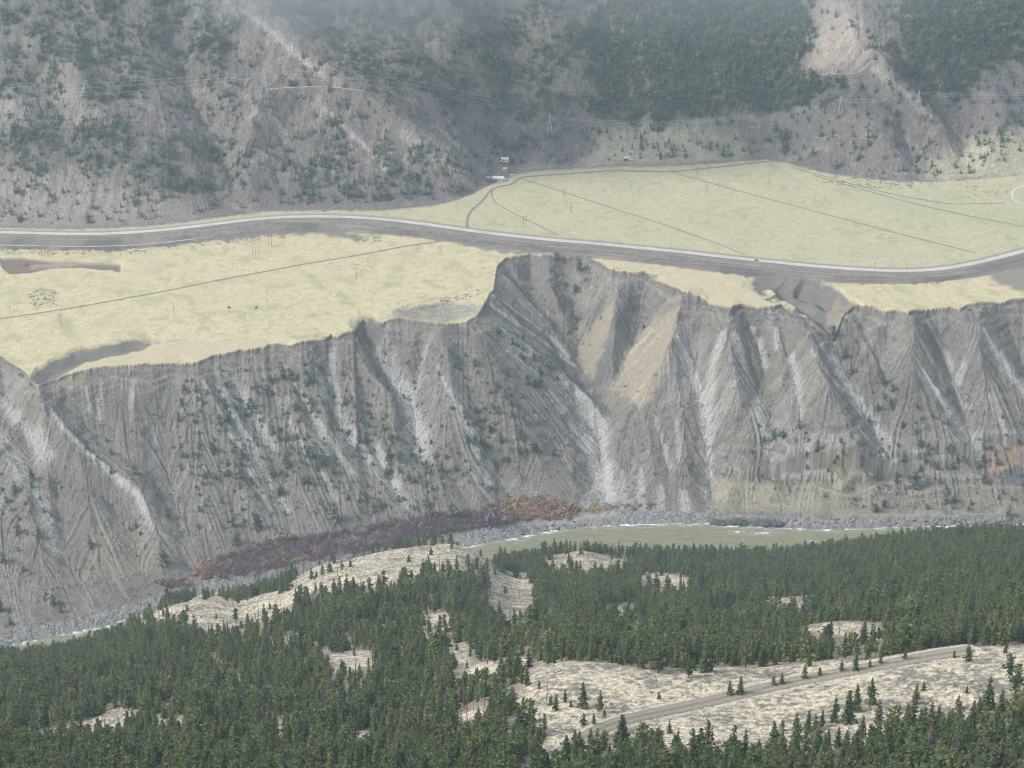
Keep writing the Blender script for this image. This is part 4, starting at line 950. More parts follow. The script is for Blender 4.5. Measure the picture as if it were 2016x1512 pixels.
# conifers scattered on the canyon slope, one mesh each
def joined(key_seed, mats, **kw):
    cv_, cf_ = conifer_geo(key_seed, **kw); tv_, tf_ = trunk_geo(0.9, 0.02, 5, seed=key_seed, n=3)
    return mesh_from('slope_conifer', np.concatenate([cv_, tv_]), np.concatenate([cf_, tf_ + len(cv_)]), mats, link=False, fmat=[0] * len(cf_) + [1] * len(tf_))
SLOPE_M = [joined(11, [mat_far_needle, mat_bark], R=0.33, whorls=10, nb=6, base=0.03, per=2, power=0.65), joined(12, [mat_far_needle, mat_bark], R=0.28, whorls=11, nb=6, base=0.04, per=2, ragged=0.4, oval=True), joined(13, [mat_far_needle, mat_bark], R=0.42, whorls=8, nb=6, base=0.03, per=2, oval=True, ragged=0.4)]
SPOTS = [(658,1026,42,'tall dark conifer above the russet brush band'),(507,1041,34,'dark conifer just above the left end of the brush'),(466,1070,28,'small conifer above the orange brush tip'),(322,1112,40,'lone dark conifer at the foot of the left spur'),(1738,754,24,'lone dark cone shaped conifer on the right gully wall'),(890,1020,34,'dark conifer rising out of the russet brush'),(848,1016,30,'bushy conifer beside the brush and scree'),
         (1124,622,16,'small conifer high in the big amphitheatre gully'),(1183,628,9,'tiny conifer on the tan ridge face'),(1267,647,11,'small conifer on the striped tan ridge'),(1663,705,24,'conifer in the right gully below the notch'),(1640,660,22,'upper conifer in the right gully below the notch'),(1676,735,20,'lowest conifer of the row in the right gully'),(1724,1008,20,'conifer above the water on the ochre cliff'),(1985,1018,26,'dark conifer at the cliff foot by the right edge'),(1800,960,40,'tall grey green conifer on the cliff at right'),(30,970,26,'conifer on the pale scree at far left'),(62,945,26,'second conifer on the pale scree at far left'),(75,1055,22,'conifer on the lower left scree'),(35,1050,24,'conifer near the left edge above the river'),(178,1075,24,'conifer below the left gully'),(105,1190,24,'conifer above the river at lower left'),(20,1230,20,'conifer on the bank at lower left'),(120,1205,16,'small conifer by the gravel at lower left')]
DENS_S = [([(350,760),(700,720),(860,1000),(650,1030),(400,1040),(350,900)], 150), ([(700,860),(930,820),(1000,980),(840,1010)], 34), ([(880,690),(1060,740),(1110,900),(960,920)], 52), ([(960,620),(1120,720),(1100,760),(980,680)], 12), ([(1700,760),(2016,780),(2016,1010),(1720,1000)], 52), ([(1450,820),(1700,840),(1700,1000),(1500,960)], 16), ([(0,900),(120,950),(130,1200),(0,1230)], 16), ([(160,850),(330,900),(330,1100),(200,1100)], 12), ([(1080,510),(1150,520),(1130,700),(1090,640)], 6)]
G_SLOPE = 'small conifers dotted over the canyon slope'
def slope_tree(u, v, hpx, lb, k):
    p = G.at(u, v); o = obj('slope_conifer', SLOPE_M[k]); h = hpx / px_per_m(p)
    o.location = (p[0], p[1], p[2] - 0.3); o.scale = (h, h, h); o.rotation_euler = (0, 0, random.uniform(0, 6.28)); tag(o, lb, 'tree', G_SLOPE); return o
slope_objs = [slope_tree(u, v, h, lb, i % 2) for i, (u, v, h, lb) in enumerate(SPOTS)]
SL = ['small conifer among the pale scree chutes left of the big gully', 'small conifer between scree chutes above the russet brush', 'small conifer on the brown face left of the amphitheatre', 'small conifer on the layered left wall of the amphitheatre', 'small conifer on the brushy right end of the canyon slope', 'small conifer on the slope above the ochre cliff', 'small conifer on the scree at the far left', 'small conifer under the grassy spur at left', 'small conifer in the upper amphitheatre']
R3 = np.random.default_rng(5)
for (poly, n), lb in zip(DENS_S, SL):
    pp = np.array(poly); k = 0
    while k < n * 0.78:
        u = R3.uniform(pp[:, 0].min(), pp[:, 0].max()); v = R3.uniform(pp[:, 1].min(), pp[:, 1].max())
        if not inpoly(np.array([u]), np.array([v]), poly)[0] or fbm(np.array([u / 45.0]), np.array([v / 45.0]), 311, 2)[0] < -0.16: continue
        kk_ = int(R3.integers(3)); o_ = slope_tree(u, v, R3.uniform(8, 19) if R3.random() < 0.8 else R3.uniform(16, 26), lb, kk_); k += 1
        if kk_ == 2: SO3 = o_

xs = []
for poly, n in DENS_S + [([(350,740),(700,700),(880,1000),(650,1035),(400,1060),(330,900)], 160), ([(560,690),(900,700),(1000,960),(760,1000)], 80)]:
    pp = np.array(poly); k = 0
    while k < n:
        u = R3.uniform(pp[:, 0].min(), pp[:, 0].max()); v = R3.uniform(pp[:, 1].min(), pp[:, 1].max())
        if inpoly(np.array([u]), np.array([v]), poly)[0]: xs.append((u, v)); k += 1
xp = np.array([G.at(u, v) for u, v in xs]); xh = R3.uniform(2.6, 7.0, len(xp))
stuff('slope_woods', xp - (0, 0, 0.3), np.stack([xh * 1.1, xh * 1.1, xh], 1), R3.uniform(0, 6, len(xp)), R3.integers(0, 3, len(xp)), [[next(o for o in slope_objs if o.data == SLOPE_M[k])] if k < 2 else [SO3] for k in range(3)], 'smaller young conifers dotted thickly over the left and middle canyon slope', 'trees')
# mountain woods
LOW_M = [joined(21, [mat_far_needle, mat_bark], R=0.25, whorls=8, nb=5, base=0.06, per=1), joined(22, [mat_far_needle, mat_bark], R=0.21, whorls=9, nb=5, base=0.08, per=1, ragged=0.4), joined(23, [mat_far_needle, mat_bark], R=0.28, whorls=7, nb=5, base=0.05, per=1, oval=True)]
MD = [([(-900,-200),(3000,-200),(3000,460),(-900,460)], 0.10), ([(0,-100),(430,-100),(470,60),(430,150),(300,190),(200,210),(0,180)], 0.45), ([(0,255),(60,240),(250,258),(360,270),(460,330),(480,395),(430,400),(330,370),(200,345),(0,330)], 0.42), ([(430,200),(470,260),(480,400),(400,330)], 0.35), ([(80,130),(110,120),(110,170),(85,175)], 0.5),
      ([(540,-100),(1200,-100),(1190,140),(960,230),(880,200),(760,160),(640,120)], 0.42), ([(900,60),(1190,60),(1260,240),(1060,235),(950,220),(860,190)], 0.5), ([(1190,-100),(1590,-100),(1600,80),(1578,145),(1665,155),(1680,170),(1640,188),(1540,218),(1440,232),(1250,243),(1180,222),(1150,120)], 1.5),
      ([(1790,-100),(2700,-100),(2700,120),(2016,118),(1920,140),(1908,184),(1830,192),(1785,150),(1770,60)], 1.5), ([(1680,-20),(1790,-20),(1785,150),(1730,110)], 0.3), ([(960,285),(1175,285),(1175,318),(980,312)], 0.42), ([(1225,275),(1450,282),(1440,312),(1230,305)], 0.2), ([(640,240),(930,330),(900,395),(560,410),(560,330)], 0.3), ([(1540,270),(1570,270),(1570,295),(1540,295)], .3)]
NM = 226000
my = R3.uniform(2960, 3900, NM); mx_ = R3.uniform(-0.40, 0.40, NM) * my
mz = G.height(mx_, my); mu, mv = project(mx_, my, mz)
yf_at = np.interp(mx_ / my, sf, yF)
den = np.zeros(NM)
ju, jv = mu + 70 * fbm(mx_ / 40, my / 40, 321, 4), mv + 42 * fbm(mx_ / 40, my / 40, 323, 4)
for poly, d in MD: den = np.maximum(den, d * inpoly(ju, jv, poly))
den[inpoly(mu, mv, [(1612,-20),(1680,-20),(1700,60),(1715,125),(1690,138),(1580,145),(1598,90)])] = 0.02
den = den * np.clip(np.where(den < 1, 0.6, 1.0) + np.where(den < 1, 2.0, 0.9) * fbm(mx_ / 40, my / 40, 325, 4), 0.05, 2)
km = (R3.random(NM) < np.clip(den * 1.25, 0, 1) * 0.62) & (my > yf_at + 12)
mx_, my, mz, mu, mv, den = (a[km] for a in (mx_, my, mz, mu, mv, den))
mh = np.clip(11.5 + 2.6 * R3.standard_normal(len(mx_)), 5, 19) * np.where(den < 0.5, 0.85, 1.0)
mw = R3.uniform(0.9, 1.3, len(mx_))
lone = np.where((den < 0.10) & (mu > 1560) & (mu < 1800) & (mv > 0) & (mv < 330))[0][:40]
row = np.where((mu > 960) & (mu < 1180) & (mv > 285) & (mv < 322))[0][:50]
mids = np.concatenate([lone, row])
far_objs = []
for i in mids:
    o = obj('mountain_conifer', LOW_M[i % 3]); o.location = (mx_[i], my[i], mz[i] - 0.3); o.scale = (mh[i] * mw[i], mh[i] * mw[i], mh[i]); o.rotation_euler = (0, 0, random.uniform(0, 6))
    far_objs.append(o)
    lb = 'hazy conifer scattered over the bare tan mountain spur' if i in set(lone.tolist()) else 'dark conifer in the row at the mountain foot above the farm'
    tag(o, lb, 'tree', lb.replace('conifer', 'conifers'))
# one source of each far kind
srcs = []
for k in range(3):
    c = [o for o in far_objs if o.data == LOW_M[k]]
    srcs.append([c[0]])
mrest = np.setdiff1d(np.arange(len(mx_)), mids)
stuff('mountain_forest', np.stack([mx_, my, mz - 0.3], 1)[mrest], np.stack([mh * mw, mh * mw, mh], 1)[mrest], R3.uniform(0, 6, len(mrest)), R3.integers(0, 3, len(mrest)), srcs, 'hazy blue green conifer woods over the mountainside', 'forest')
print('mountain trees', len(mx_))

# brush along the river
BUSH_R = mesh_from('russet_bush', *bush_geo(1), mat_russet, link=False); BUSH_B = mesh_from('bare_bush', *bush_geo(2, 130, twig=True), mat_barebrush, link=False); BUSH_Y = mesh_from('yellow_bush', *bush_geo(3), mat_yellow, link=False); BUSH_H = mesh_from('dark_shrub', *bush_geo(5, 46, 0.8), mat_shrub, link=False); BUSH_S = mesh_from('sage_bush', *bush_geo(4, 40, 0.7), mat_sage, link=False)
def bush(me, g, u, v, hpx, lb, name='bush', w=1.1):
    p = g.at(u, v); h = hpx / px_per_m(p); o = obj(name, me); o.location = (p[0], p[1], p[2] - 0.2); o.scale = (h * w, h * w, h); o.rotation_euler = (0, 0, random.uniform(0, 6)); return tag(o, lb, 'bush', 'bushes along the river')
by = bush(BUSH_Y, G, 1166, 1008, 16, 'small bright yellow bush at the foot of the main gully', w=0.8)
br = bush(BUSH_R, G, 1112, 1006, 20, 'pale orange bush ending the brush band at right')
br2 = bush(BUSH_R, G, 566, 1062, 24, 'orange bush standing highest in the brush band')
bb = bush(BUSH_B, G, 965, 1030, 34, 'large purple leafless bush in the brush band')
BAND = [(380,1135),(400,1108),(480,1085),(545,1060),(600,1058),(680,1045),(780,1025),(860,1015),(940,1005),(1000,985),(1060,980),(1110,990),(1140,1000),(1135,1012),(1060,1022),(960,1036),(850,1058),(700,1088),(600,1105),(480,1135),(400,1142)]
pts = []
while len(pts) < 900:
    u = R3.uniform(375, 1140); v = R3.uniform(975, 1145)
    if inpoly(np.array([u]), np.array([v]), BAND)[0]: pts.append((u, v))
for u0, v0, u1, v1, n in ((1190, 1000, 1290, 1008, 26), (300, 1150, 370, 1150, 26), (940, 1020, 1120, 1012, 40)):
    for i in range(n): pts.append((R3.uniform(u0, u1), R3.uniform(v0 - 8, v0 + 4)))
pts = np.array(pts); pw = np.array([G.at(u, v) for u, v in pts])
isr = (fbm(pts[:, 0] / 55.0, pts[:, 1] / 30.0, 331, 2) + np.interp(pts[:, 0], [380, 420, 470, 550, 580, 640, 920, 970, 1000, 1140], [0.6, 0.4, -0.25, 0.0, -0.2, -0.35, -0.2, -0.3, 0.5, 0.7]) + 0.25 * R3.standard_normal(len(pts))) > 0.22
sz = R3.uniform(4.5, 9.0, len(pts)) * np.where(pts[:, 0] > 1180, 0.6, 1)
stuff('riverside_brush', pw - (0, 0, 0.2), np.stack([sz, sz, sz * R3.uniform(0.8, 1.1, len(pts))], 1), R3.uniform(0, 6, len(pts)), isr.astype(int), [[br2], [bb]], 'tangled russet and purple leafless brush along the riverbank', 'brush')
# sagebrush tufts on the clearing and patches on the bench
SGN = 70000
sy = R3.uniform(760, 2150, SGN); sx = R3.uniform(-0.30, 0.30, SGN) * sy
sg = sample_field(0, 0, grass, NG, sx, sy); sr_ = sample_field(0, 0, D_rd, NG, sx, sy)
ks = (R3.random(SGN) < np.clip(sg, 0, 1) * np.clip(0.35 - 1.2 * fbm(sx / 9.0, sy / 9.0, 107, 3), 0.04, 1) * np.where(sy < 1000, 1, 0.5)) & (sr_ > 4.6)
sx, sy = sx[ks], sy[ks]
sdim = R3.uniform(0.45, 1.35, len(sx))
s_near = np.stack([sx, sy, NG.height(sx, sy) - 0.05], 1)
pts = []
for poly, n in [([(0,488),(280,488),(250,505),(0,500)], 120), ([(240,488),(560,460),(570,468),(260,500)], 130), ([(50,572),(108,572),(118,598),(62,604)], 70), ([(690,462),(750,462),(748,478),(700,478)], 40), ([(780,605),(900,582),(940,580),(880,605),(770,615)], 60), ([(1590,350),(1800,362),(1800,375),(1640,366)], 90), ([(1640,320),(1800,350),(1800,370),(1640,350)], 150), ([(1870,340),(2000,370),(1960,400),(1880,390)], 60)]:
    pp = np.array(poly); k = 0
    while k < n:
        u = R3.uniform(pp[:, 0].min(), pp[:, 0].max()); v = R3.uniform(pp[:, 1].min(), pp[:, 1].max())
        if inpoly(np.array([u]), np.array([v]), poly)[0]: pts.append(G.at(u, v)); k += 1
s_far = np.array(pts)
sage0 = bush(BUSH_S, NG, 1210, 1375, 9, 'low grey sage bush alone on the straw clearing', name='sage_bush')
sdf = R3.uniform(1.0, 2.4, len(s_far))
allp = np.concatenate([s_near, s_far]); alls = np.concatenate([sdim, sdf])
stuff('sagebrush', allp, np.stack([alls * 1.3, alls * 1.3, alls], 1), R3.uniform(0, 6, len(allp)), np.zeros(len(allp), int), [[sage0]], 'low grey sagebrush dotted over the dry grass', 'sagebrush')
print('sage', len(allp))
NS = 61000
hy = R3.uniform(2130, 3480, NS); hx = R3.uniform(-0.40, 0.40, NS) * hy
hc = sample_field(0, 0, np.where(cls_slope, 1.0, np.where(cls_mtn, 0.8, 0.0)), G, hx, hy) * np.clip(0.5 + 2.2 * fbm(hx / 30.0, hy / 30.0, 351, 3), 0.03, 1) * np.clip(1 - 3 * (sample_field(0, 0, FC[..., 0], G, hx, hy) - 0.22), 0.02, 1)
kk = R3.random(NS) < hc
hx, hy = hx[kk], hy[kk]; hs = R3.uniform(0.7, 2.2, len(hx)) * np.where(R3.random(len(hx)) < 0.08, 1.8, 1); 
shrub0 = bush(BUSH_H, G, 1745, 960, 10, 'dark shrub beside the ochre knob on the right cliff', name='dark_shrub')
stuff('hillside_shrubs', np.stack([hx, hy, G.height(hx, hy) - 0.1], 1), np.stack([hs * 1.2, hs * 1.2, hs], 1), R3.uniform(0, 6, len(hx)), np.zeros(len(hx), int), [[shrub0]], 'dark low shrubs speckling the canyon slope and mountain', 'shrubs')
#STAGE3
# ---------------------------------------------------------------- power line
class MB:
    def __init__(b): b.v = []; b.f = []
    def bar(b, p, q, r, sides=4, r2=None):
        p = np.array(p, float); q = np.array(q, float); d = q - p; d /= np.linalg.norm(d) + 1e-9
        a = np.cross(d, (0, 0, 1) if abs(d[2]) < 0.9 else (1, 0, 0)); a /= np.linalg.norm(a); c = np.cross(d, a)
        k = len(b.v)
        for e, rr in ((p, r), (q, r if r2 is None else r2)):
            for i in range(sides):
                t = 2 * math.pi * (i + 0.5) / sides; b.v.append(tuple(e + rr * (math.cos(t) * a + math.sin(t) * c)))
        for i in range(sides): b.f.append((k + i, k + (i + 1) % sides, k + sides + (i + 1) % sides, k + sides + i))
        b.f.append(tuple(k + i for i in range(sides))[::-1]); b.f.append(tuple(k + sides + i for i in range(sides)))
    def box(b, c, s):
        k = len(b.v); c = np.array(c, float); s = np.array(s, float) / 2
        for x in (-1, 1):
            for y in (-1, 1):
                for z in (-1, 1): b.v.append(tuple(c + s * (x, y, z)))
        for q in ((0, 1, 3, 2), (4, 6, 7, 5), (0, 4, 5, 1), (2, 3, 7, 6), (0, 2, 6, 4), (1, 5, 7, 3)): b.f.append(tuple(k + i for i in q))
    def prism(b, prof, x0, x1):
        """profile in (y, z) swept along x"""
        k = len(b.v); n = len(prof)
        for x in (x0, x1):
            for y, z in prof: b.v.append((x, y, z))
        for i in range(n): b.f.append((k + i, k + (i + 1) % n, k + n + (i + 1) % n, k + n + i))
        b.f.append(tuple(k + i for i in range(n))[::-1]); b.f.append(tuple(k + n + i for i in range(n)))
    def wheel(b, c, r, w, n=12):
        k = len(b.v)
        for y in (-w / 2, w / 2):
            for i in range(n): t = 2 * math.pi * i / n; b.v.append((c[0] + r * math.cos(t), c[1] + y, c[2] + r * math.sin(t)))
        for i in range(n): b.f.append((k + i, k + (i + 1) % n, k + n + (i + 1) % n, k + n + i))
        b.f.append(tuple(k + i for i in range(n))[::-1]); b.f.append(tuple(k + n + i for i in range(n)))
    def build(b, name, mat, parent=None): return mesh_from(name, np.array(b.v), b.f, mat, parent=parent)
def empty(name, loc, rz=0.0, label=None, cat=None, group=None):
    e = bpy.data.objects.new(name, None); COL.objects.link(e); e.location = loc; e.rotation_euler = (0, 0, rz); e.empty_display_size = 0.1
    return tag(e, label, cat, group)
mat_steel = flat_mat('galvanised_steel', (0.52, 0.54, 0.55), rough=0.5, spec=0.4, noise=(0.5, 0.1))
mat_wire = flat_mat('conductor', (0.5, 0.51, 0.52), rough=0.5, spec=0.3)
mat_pole = flat_mat('weathered_pole', (0.10, 0.085, 0.07), noise=(2, 0.3))
mat_insul = flat_mat('insulator', (0.20, 0.16, 0.13), rough=0.3, spec=0.5)

def pylon(u, v, hpx, rz, label):
    p = G.at(u, v); h = hpx / px_per_m(p); k = h / 42.0
    e = empty('transmission_tower', p, rz, label, 'pylon', 'lattice pylons on the mountain foot')
    b = MB(); W0, W1 = 5.2 * k, 1.2 * k; zt = h * 0.78
    for sx_ in (-1, 1):
        for sy_ in (-1, 1):
            b.bar((sx_ * W0, sy_ * W0, -1), (sx_ * W1, sy_ * W1, zt), 0.38); b.bar((sx_ * W1, sy_ * W1, zt), (sx_ * W1 * .7, sy_ * W1 * .7, h * 0.97), 0.3)
    n = 6
    for i in range(n):
        za, zc = zt * i / n, zt * (i + 1) / n; wa, wc = W0 + (W1 - W0) * i / n, W0 + (W1 - W0) * (i + 1) / n
        for sx_, sy_, tx_, ty_ in ((-1, -1, 1, -1), (1, -1, 1, 1), (1, 1, -1, 1), (-1, 1, -1, -1)):
            b.bar((sx_ * wa, sy_ * wa, za), (tx_ * wc, ty_ * wc, zc), 0.11); b.bar((tx_ * wa, ty_ * wa, za), (sx_ * wc, sy_ * wc, zc), 0.11); b.bar((sx_ * wc, sy_ * wc, zc), (tx_ * wc, ty_ * wc, zc), 0.11)
    b.build('lattice_body', mat_steel, e)
    A = 9.0 * k
    c = MB(); za = h * 0.84
    for sx_ in (-1, 1):
        c.bar((0, sx_ * A, za + 0.6), (0, 0, za + 3.0 * k), 0.16); c.bar((-1.0 * k, 0, za), (0, sx_ * A, za + 0.4), 0.18); c.bar((1.0 * k, 0, za), (0, sx_ * A, za + 0.4), 0.18)
        for q in (0.35, 0.65): c.bar((0, sx_ * A * q, za + 0.2), (0, sx_ * A * q, za + 3 * k * (1 - q) + .5), 0.1)
    c.build('crossarm', mat_steel, e)
    pk = MB(); pk.bar((0, -0.7 * k, h * 0.95), (0, -2.5 * k, h), 0.15); pk.bar((0, 0.7 * k, h * 0.95), (0, 2.5 * k, h), 0.15); pk.bar((0, -2.5 * k, h), (0, 2.5 * k, h), 0.12); pk.build('earth_wire_peak', mat_steel, e)
    tips = []
    for yy in (-A, 0, A):
        m = MB(); zz = za + 0.3 if yy else za + 0.2; m.bar((0, yy, zz), (0, yy, zz - 3.2 * k), 0.16, 6); m.build('insulator', mat_insul, e)
        cs, sn_ = math.cos(rz), math.sin(rz)
        tips.append(np.array([p[0] - sn_ * yy, p[1] + cs * yy, p[2] + zz - 3.2 * k]))
    return e, tips
PYL = [pylon(-420, 240, 52, 0.05, 'steel lattice pylon beyond the left end of the wires'), pylon(521, 190, 52, 0.0, 'tall pale lattice pylon standing on the left mountain slope'), pylon(1082, 260, 36, -0.02, 'faint pylon on the low rise below the forest'),
       pylon(1654, 226, 34, 0.03, 'faint pylon on the brown knoll below the tan spur'), pylon(1808, 205, 26, 0.0, 'small faint pylon on the ridge by the deep gully'), pylon(2420, 170, 40, 0.0, 'pylon beyond the right end of the wires')]
for i in range(len(PYL) - 1):
    nm = ['from the left edge up to the tall pylon', 'from the tall pylon down to the low rise', 'from the low rise past the forest foot', 'across the brown knoll between two small pylons', 'from the gully ridge to the right edge'][i]
    for j, wd in enumerate(('nearest', 'middle', 'farthest')):
        a, b = PYL[i][1][j], PYL[i + 1][1][j]; L = np.linalg.norm(b - a)
        ts = np.linspace(0, 1, 41); sag = L * 0.045
        while True:
            pth = a + (b - a) * ts[:, None]; pth[:, 2] -= 4 * sag * ts * (1 - ts)
            if sag < L * 0.006 or np.min((pth[:, 2] - G.height(pth[:, 0], pth[:, 1]))[3:-3]) > 4: break
            sag *= 0.85
        lack = np.maximum(0, G.height(pth[:, 0], pth[:, 1]) + 6 - pth[:, 2]); lack[:2] = 0; lack[-2:] = 0
        if lack.max() > 0: pth[:, 2] += np.interp(ts, [0, 0.5, 1], [0, 1, 0]) ** 0.6 * lack.max() * 1.3
        m = MB()
        for q in range(40): m.bar(pth[q], pth[q + 1], 0.12, 5)
        tag(m.build('power_cable', mat_wire), f'{wd} of three wires {nm}', 'power line', 'wires strung between the pylons')

def wood_pole(u, v, hpx, label, legs=1, rz=0.2):
    p = G.at(u, v); h = hpx / px_per_m(p)
    e = empty('power_pole', p, rz, label, 'power pole', 'wooden power poles on the bench')
    sp = 4.6
    for i in range(legs):
        m = MB(); x = (i - (legs - 1) / 2) * sp; m.bar((x, 0, -1), (x, 0, h), 0.26, 7, 0.19); m.build('pole', mat_pole, e)
    W = 1.4 if legs == 1 else sp * (legs - 1) / 2 + 3.0
    m = MB(); m.box((0, 0.24, h - (0.8 if legs == 1 else 2.0)), (2 * W, 0.2, 0.3)); m.build('crossarm', mat_pole, e)
    for x in ((-W + .2, 0, W - .2) if legs > 1 else (-W + .15, W - .15)):
        m = MB()
        if legs > 1: m.bar((x, 0.24, h - 2.1), (x, 0.24, h - 3.6), 0.12, 6)
        else: m.bar((x, 0.24, h - 0.65), (x, 0.24, h - 0.25), 0.1, 6)
        m.build('insulator', mat_insul, e)
    if legs > 1:
        m = MB(); m.bar((-sp / 2, 0.02, h * .55), (sp / 2, 0.02, h * .82), 0.1); m.bar((sp / 2, 0.02, h * .55), (-sp / 2, 0.02, h * .82), 0.1); m.build('cross_brace', mat_pole, e)
for a in [(121,641,22,'single pole at the left below the lower field track'),(343,625,30,'single pole below the middle of the lower field track'),(526,594,22,'single pole in the lower field above the two dark lumps'),(706,622,14,'short pole at the field edge above the cliff notch'),(702,549,20,'single pole beside the sage patch in the lower field'),(876,585,22,'single pole near the end of the field path'),(83,508,22,'pale pole above the brown pit'),(20,620,18,'short pole at the left edge by the fence corner'),
          (1125,419,18,'single pole just right of the large double pole'),(1246,399,18,'single pole in the middle of the upper field'),(1390,378,18,'single pole under the upper field track'),(1515,364,18,'single pole near the top of the upper field'),(735,480,20,'pole behind the dark bush on the lower field'),(1722,530,12,'first short pole beside the highway'),(1785,531,12,'second short pole beside the highway')]:
    wood_pole(*a)
for a in [(503,500,28,'three legged pole frame on the lower field',3),(532,486,24,'double pole frame below the highway curve',2),(867,503,20,'double pole frame where the field track meets the highway',2),(1111,402,30,'large double pole frame in the upper field',2),(1033,447,22,'double pole frame beside the diagonal field track',2),(1373,351,22,'double pole frame at the top edge of the upper field',2)]:
    wood_pole(a[0], a[1], a[2], a[3], legs=a[4], rz=0.5)

# ---------------------------------------------------------------- farm buildings
mat_white = flat_mat('white_roof', (0.62, 0.63, 0.64), rough=0.5, noise=(0.3, 0.05)); mat_wall = flat_mat('pale_siding', (0.55, 0.53, 0.49), noise=(0.4, 0.1)); mat_darkwall = flat_mat('brown_boards', (0.16, 0.12, 0.09), noise=(0.5, 0.2)); mat_greyroof = flat_mat('grey_roof', (0.34, 0.33, 0.32), noise=(0.4, 0.1))
mat_door = flat_mat('door_wood', (0.14, 0.11, 0.09)); mat_glass = flat_mat('window_glass', (0.05, 0.06, 0.07), rough=0.15, spec=0.5)
def building(name, u, v, L, W, H, rh, rz, roof, wall, label, cat='building', windows=2):
    p = G.at(u, v); e = empty(name, p, rz, label, cat, 'farm buildings beside the upper field')
    m = MB(); m.prism([(-W / 2, -1.5), (W / 2, -1.5), (W / 2, H), (0, H + rh), (-W / 2, H)], -L / 2, L / 2); m.build('wall', wall, e)
    m = MB(); t = 0.25; o = 0.5; k = rh / (W / 2)
    m.prism([(-W / 2 - o, H - o * k + 0.02), (0, H + rh + 0.02), (W / 2 + o, H - o * k + 0.02), (W / 2 + o, H - o * k + t), (0, H + rh + t), (-W / 2 - o, H - o * k + t)], -L / 2 - o, L / 2 + o); m.build('roof', roof, e)
    m = MB(); m.box((-L * 0.18, -W / 2 - 0.04, 1.1), (1.2 if H < 4 else 3.2, 0.1, 2.2 if H < 4 else 3.0)); m.build('door', mat_door, e)
    for i in range(windows):
        m = MB(); m.box((L * (0.1 + 0.25 * i), -W / 2 - 0.04, H * 0.6), (1.4, 0.1, 1.0)); m.build('window', mat_glass, e)
    return e
building('barn', 981, 354, 17, 9, 4.0, 2.0, -0.05, mat_white, mat_wall, 'long white roofed barn in the farmyard by the upper field', 'barn')
building('shed', 992, 356, 6, 4.5, 2.6, 1.0, 0.1, mat_white, mat_wall, 'small white shed against the right end of the barn', 'shed', 1)
building('shed', 962, 353, 7, 6, 3.0, 1.4, 0.0, mat_greyroof, mat_darkwall, 'dark shed at the left end of the white barn', 'shed', 1)
building('farmhouse', 994, 316, 11, 8, 3.4, 1.8, -0.15, mat_white, mat_wall, 'white roofed house up the hill behind the barn', 'house')
building('shed', 994, 334, 6, 4, 2.4, 0.9, 0.05, mat_white, mat_wall, 'small white shed between the house and the barn', 'shed', 1)
building('shed', 986, 320, 5, 4, 2.4, 0.9, 0.4, mat_greyroof, mat_darkwall, 'small grey hut just left of the hill house', 'shed', 1)
building('farmhouse', 1234, 314, 8, 7, 3.2, 1.6, 0.1, mat_white, mat_darkwall, 'white roofed cabin on the rise above the field', 'house')
building('shed', 1242, 316, 6, 4, 2.6, 0.9, 0.0, mat_white, mat_wall, 'low white shed beside the cabin on the rise', 'shed', 1)
building('shed', 1243, 302, 5, 4, 2.4, 0.9, 0.1, mat_white, mat_wall, 'tiny white shed among trees behind the cabin', 'shed', 1)
building('trailer', 1009, 347, 5.5, 2.4, 2.6, 0.2, 0.1, mat_white, mat_white, 'small white trailer by the farm road corner', 'trailer', 1)

# ---------------------------------------------------------------- vehicles
def car(p, rz, body, label, pitch=0.0):
    e = empty('car', p, rz, label, 'car', None); e.rotation_euler = (0, 0, rz)
    m = MB(); m.prism([(-0.0, 0)] * 0 or [(-0.88, 0.35), (0.88, 0.35), (0.9, 0.75), (0.82, 0.98), (-0.82, 0.98), (-0.9, 0.75)], -2.3, 2.3); b = m.build('body', body, e)
    m = MB(); k = len(m.v)
    for x, y, z in ((-1.9, .8, .98), (-1.9, -.8, .98), (1.0, -.8, .98), (1.0, .8, .98), (-1.5, .66, 1.55), (-1.5, -.66, 1.55), (0.35, -.66, 1.55), (0.35, .66, 1.55)): m.v.append((x, y, z))
    m.f += [(0, 1, 5, 4), (2, 3, 7, 6), (1, 2, 6, 5), (3, 0, 4, 7)]; m.build('window', mat_glass, e)
    m = MB(); m.box((-0.57, 0, 1.57), (1.86, 1.34, 0.05)); m.build('roof', body, e)
    for x in (-1.4, 1.4):
        for y in (-0.82, 0.82): m = MB(); m.wheel((x, y, 0.34), 0.34, 0.24); m.build('wheel', mat_tyre, e)
    return e
mat_tyre = flat_mat('tyre', (0.02, 0.02, 0.02)); mat_carblack = flat_mat('dark_paint', (0.03, 0.03, 0.035), rough=0.35, spec=0.5); mat_carwhite = flat_mat('white_paint', (0.8, 0.8, 0.8), rough=0.35, spec=0.5)
def on_road(u, line, lane):
    uu, vv = project(line[:, 0], line[:, 1], line[:, 2]); k = int(np.argmin(np.abs(uu - u))); a = line[max(0, k - 1)]; b = line[min(len(line) - 1, k + 1)]
    d = (b - a)[:2]; d /= np.linalg.norm(d); n = np.array([-d[1], d[0]])
    return (line[k][0] + n[0] * lane, line[k][1] + n[1] * lane, line[k][2] + 0.36), math.atan2(d[1], d[0])
q, r_ = on_road(1489, hw, -2.0); car(q, r_, mat_carblack, 'dark car driving on the highway above the tan field')
q, r_ = on_road(33, hw, 2.0); car(q, r_ + math.pi, mat_carwhite, 'white car on the highway near the left edge')
for (u, v, rz, lb) in [(985, 359, 0.3, 'white pickup sized car parked in front of the barn'), (1282, 313, 0.8, 'pale car parked right of the cabin')]:
    car(G.at(u, v), rz, mat_carwhite, lb)
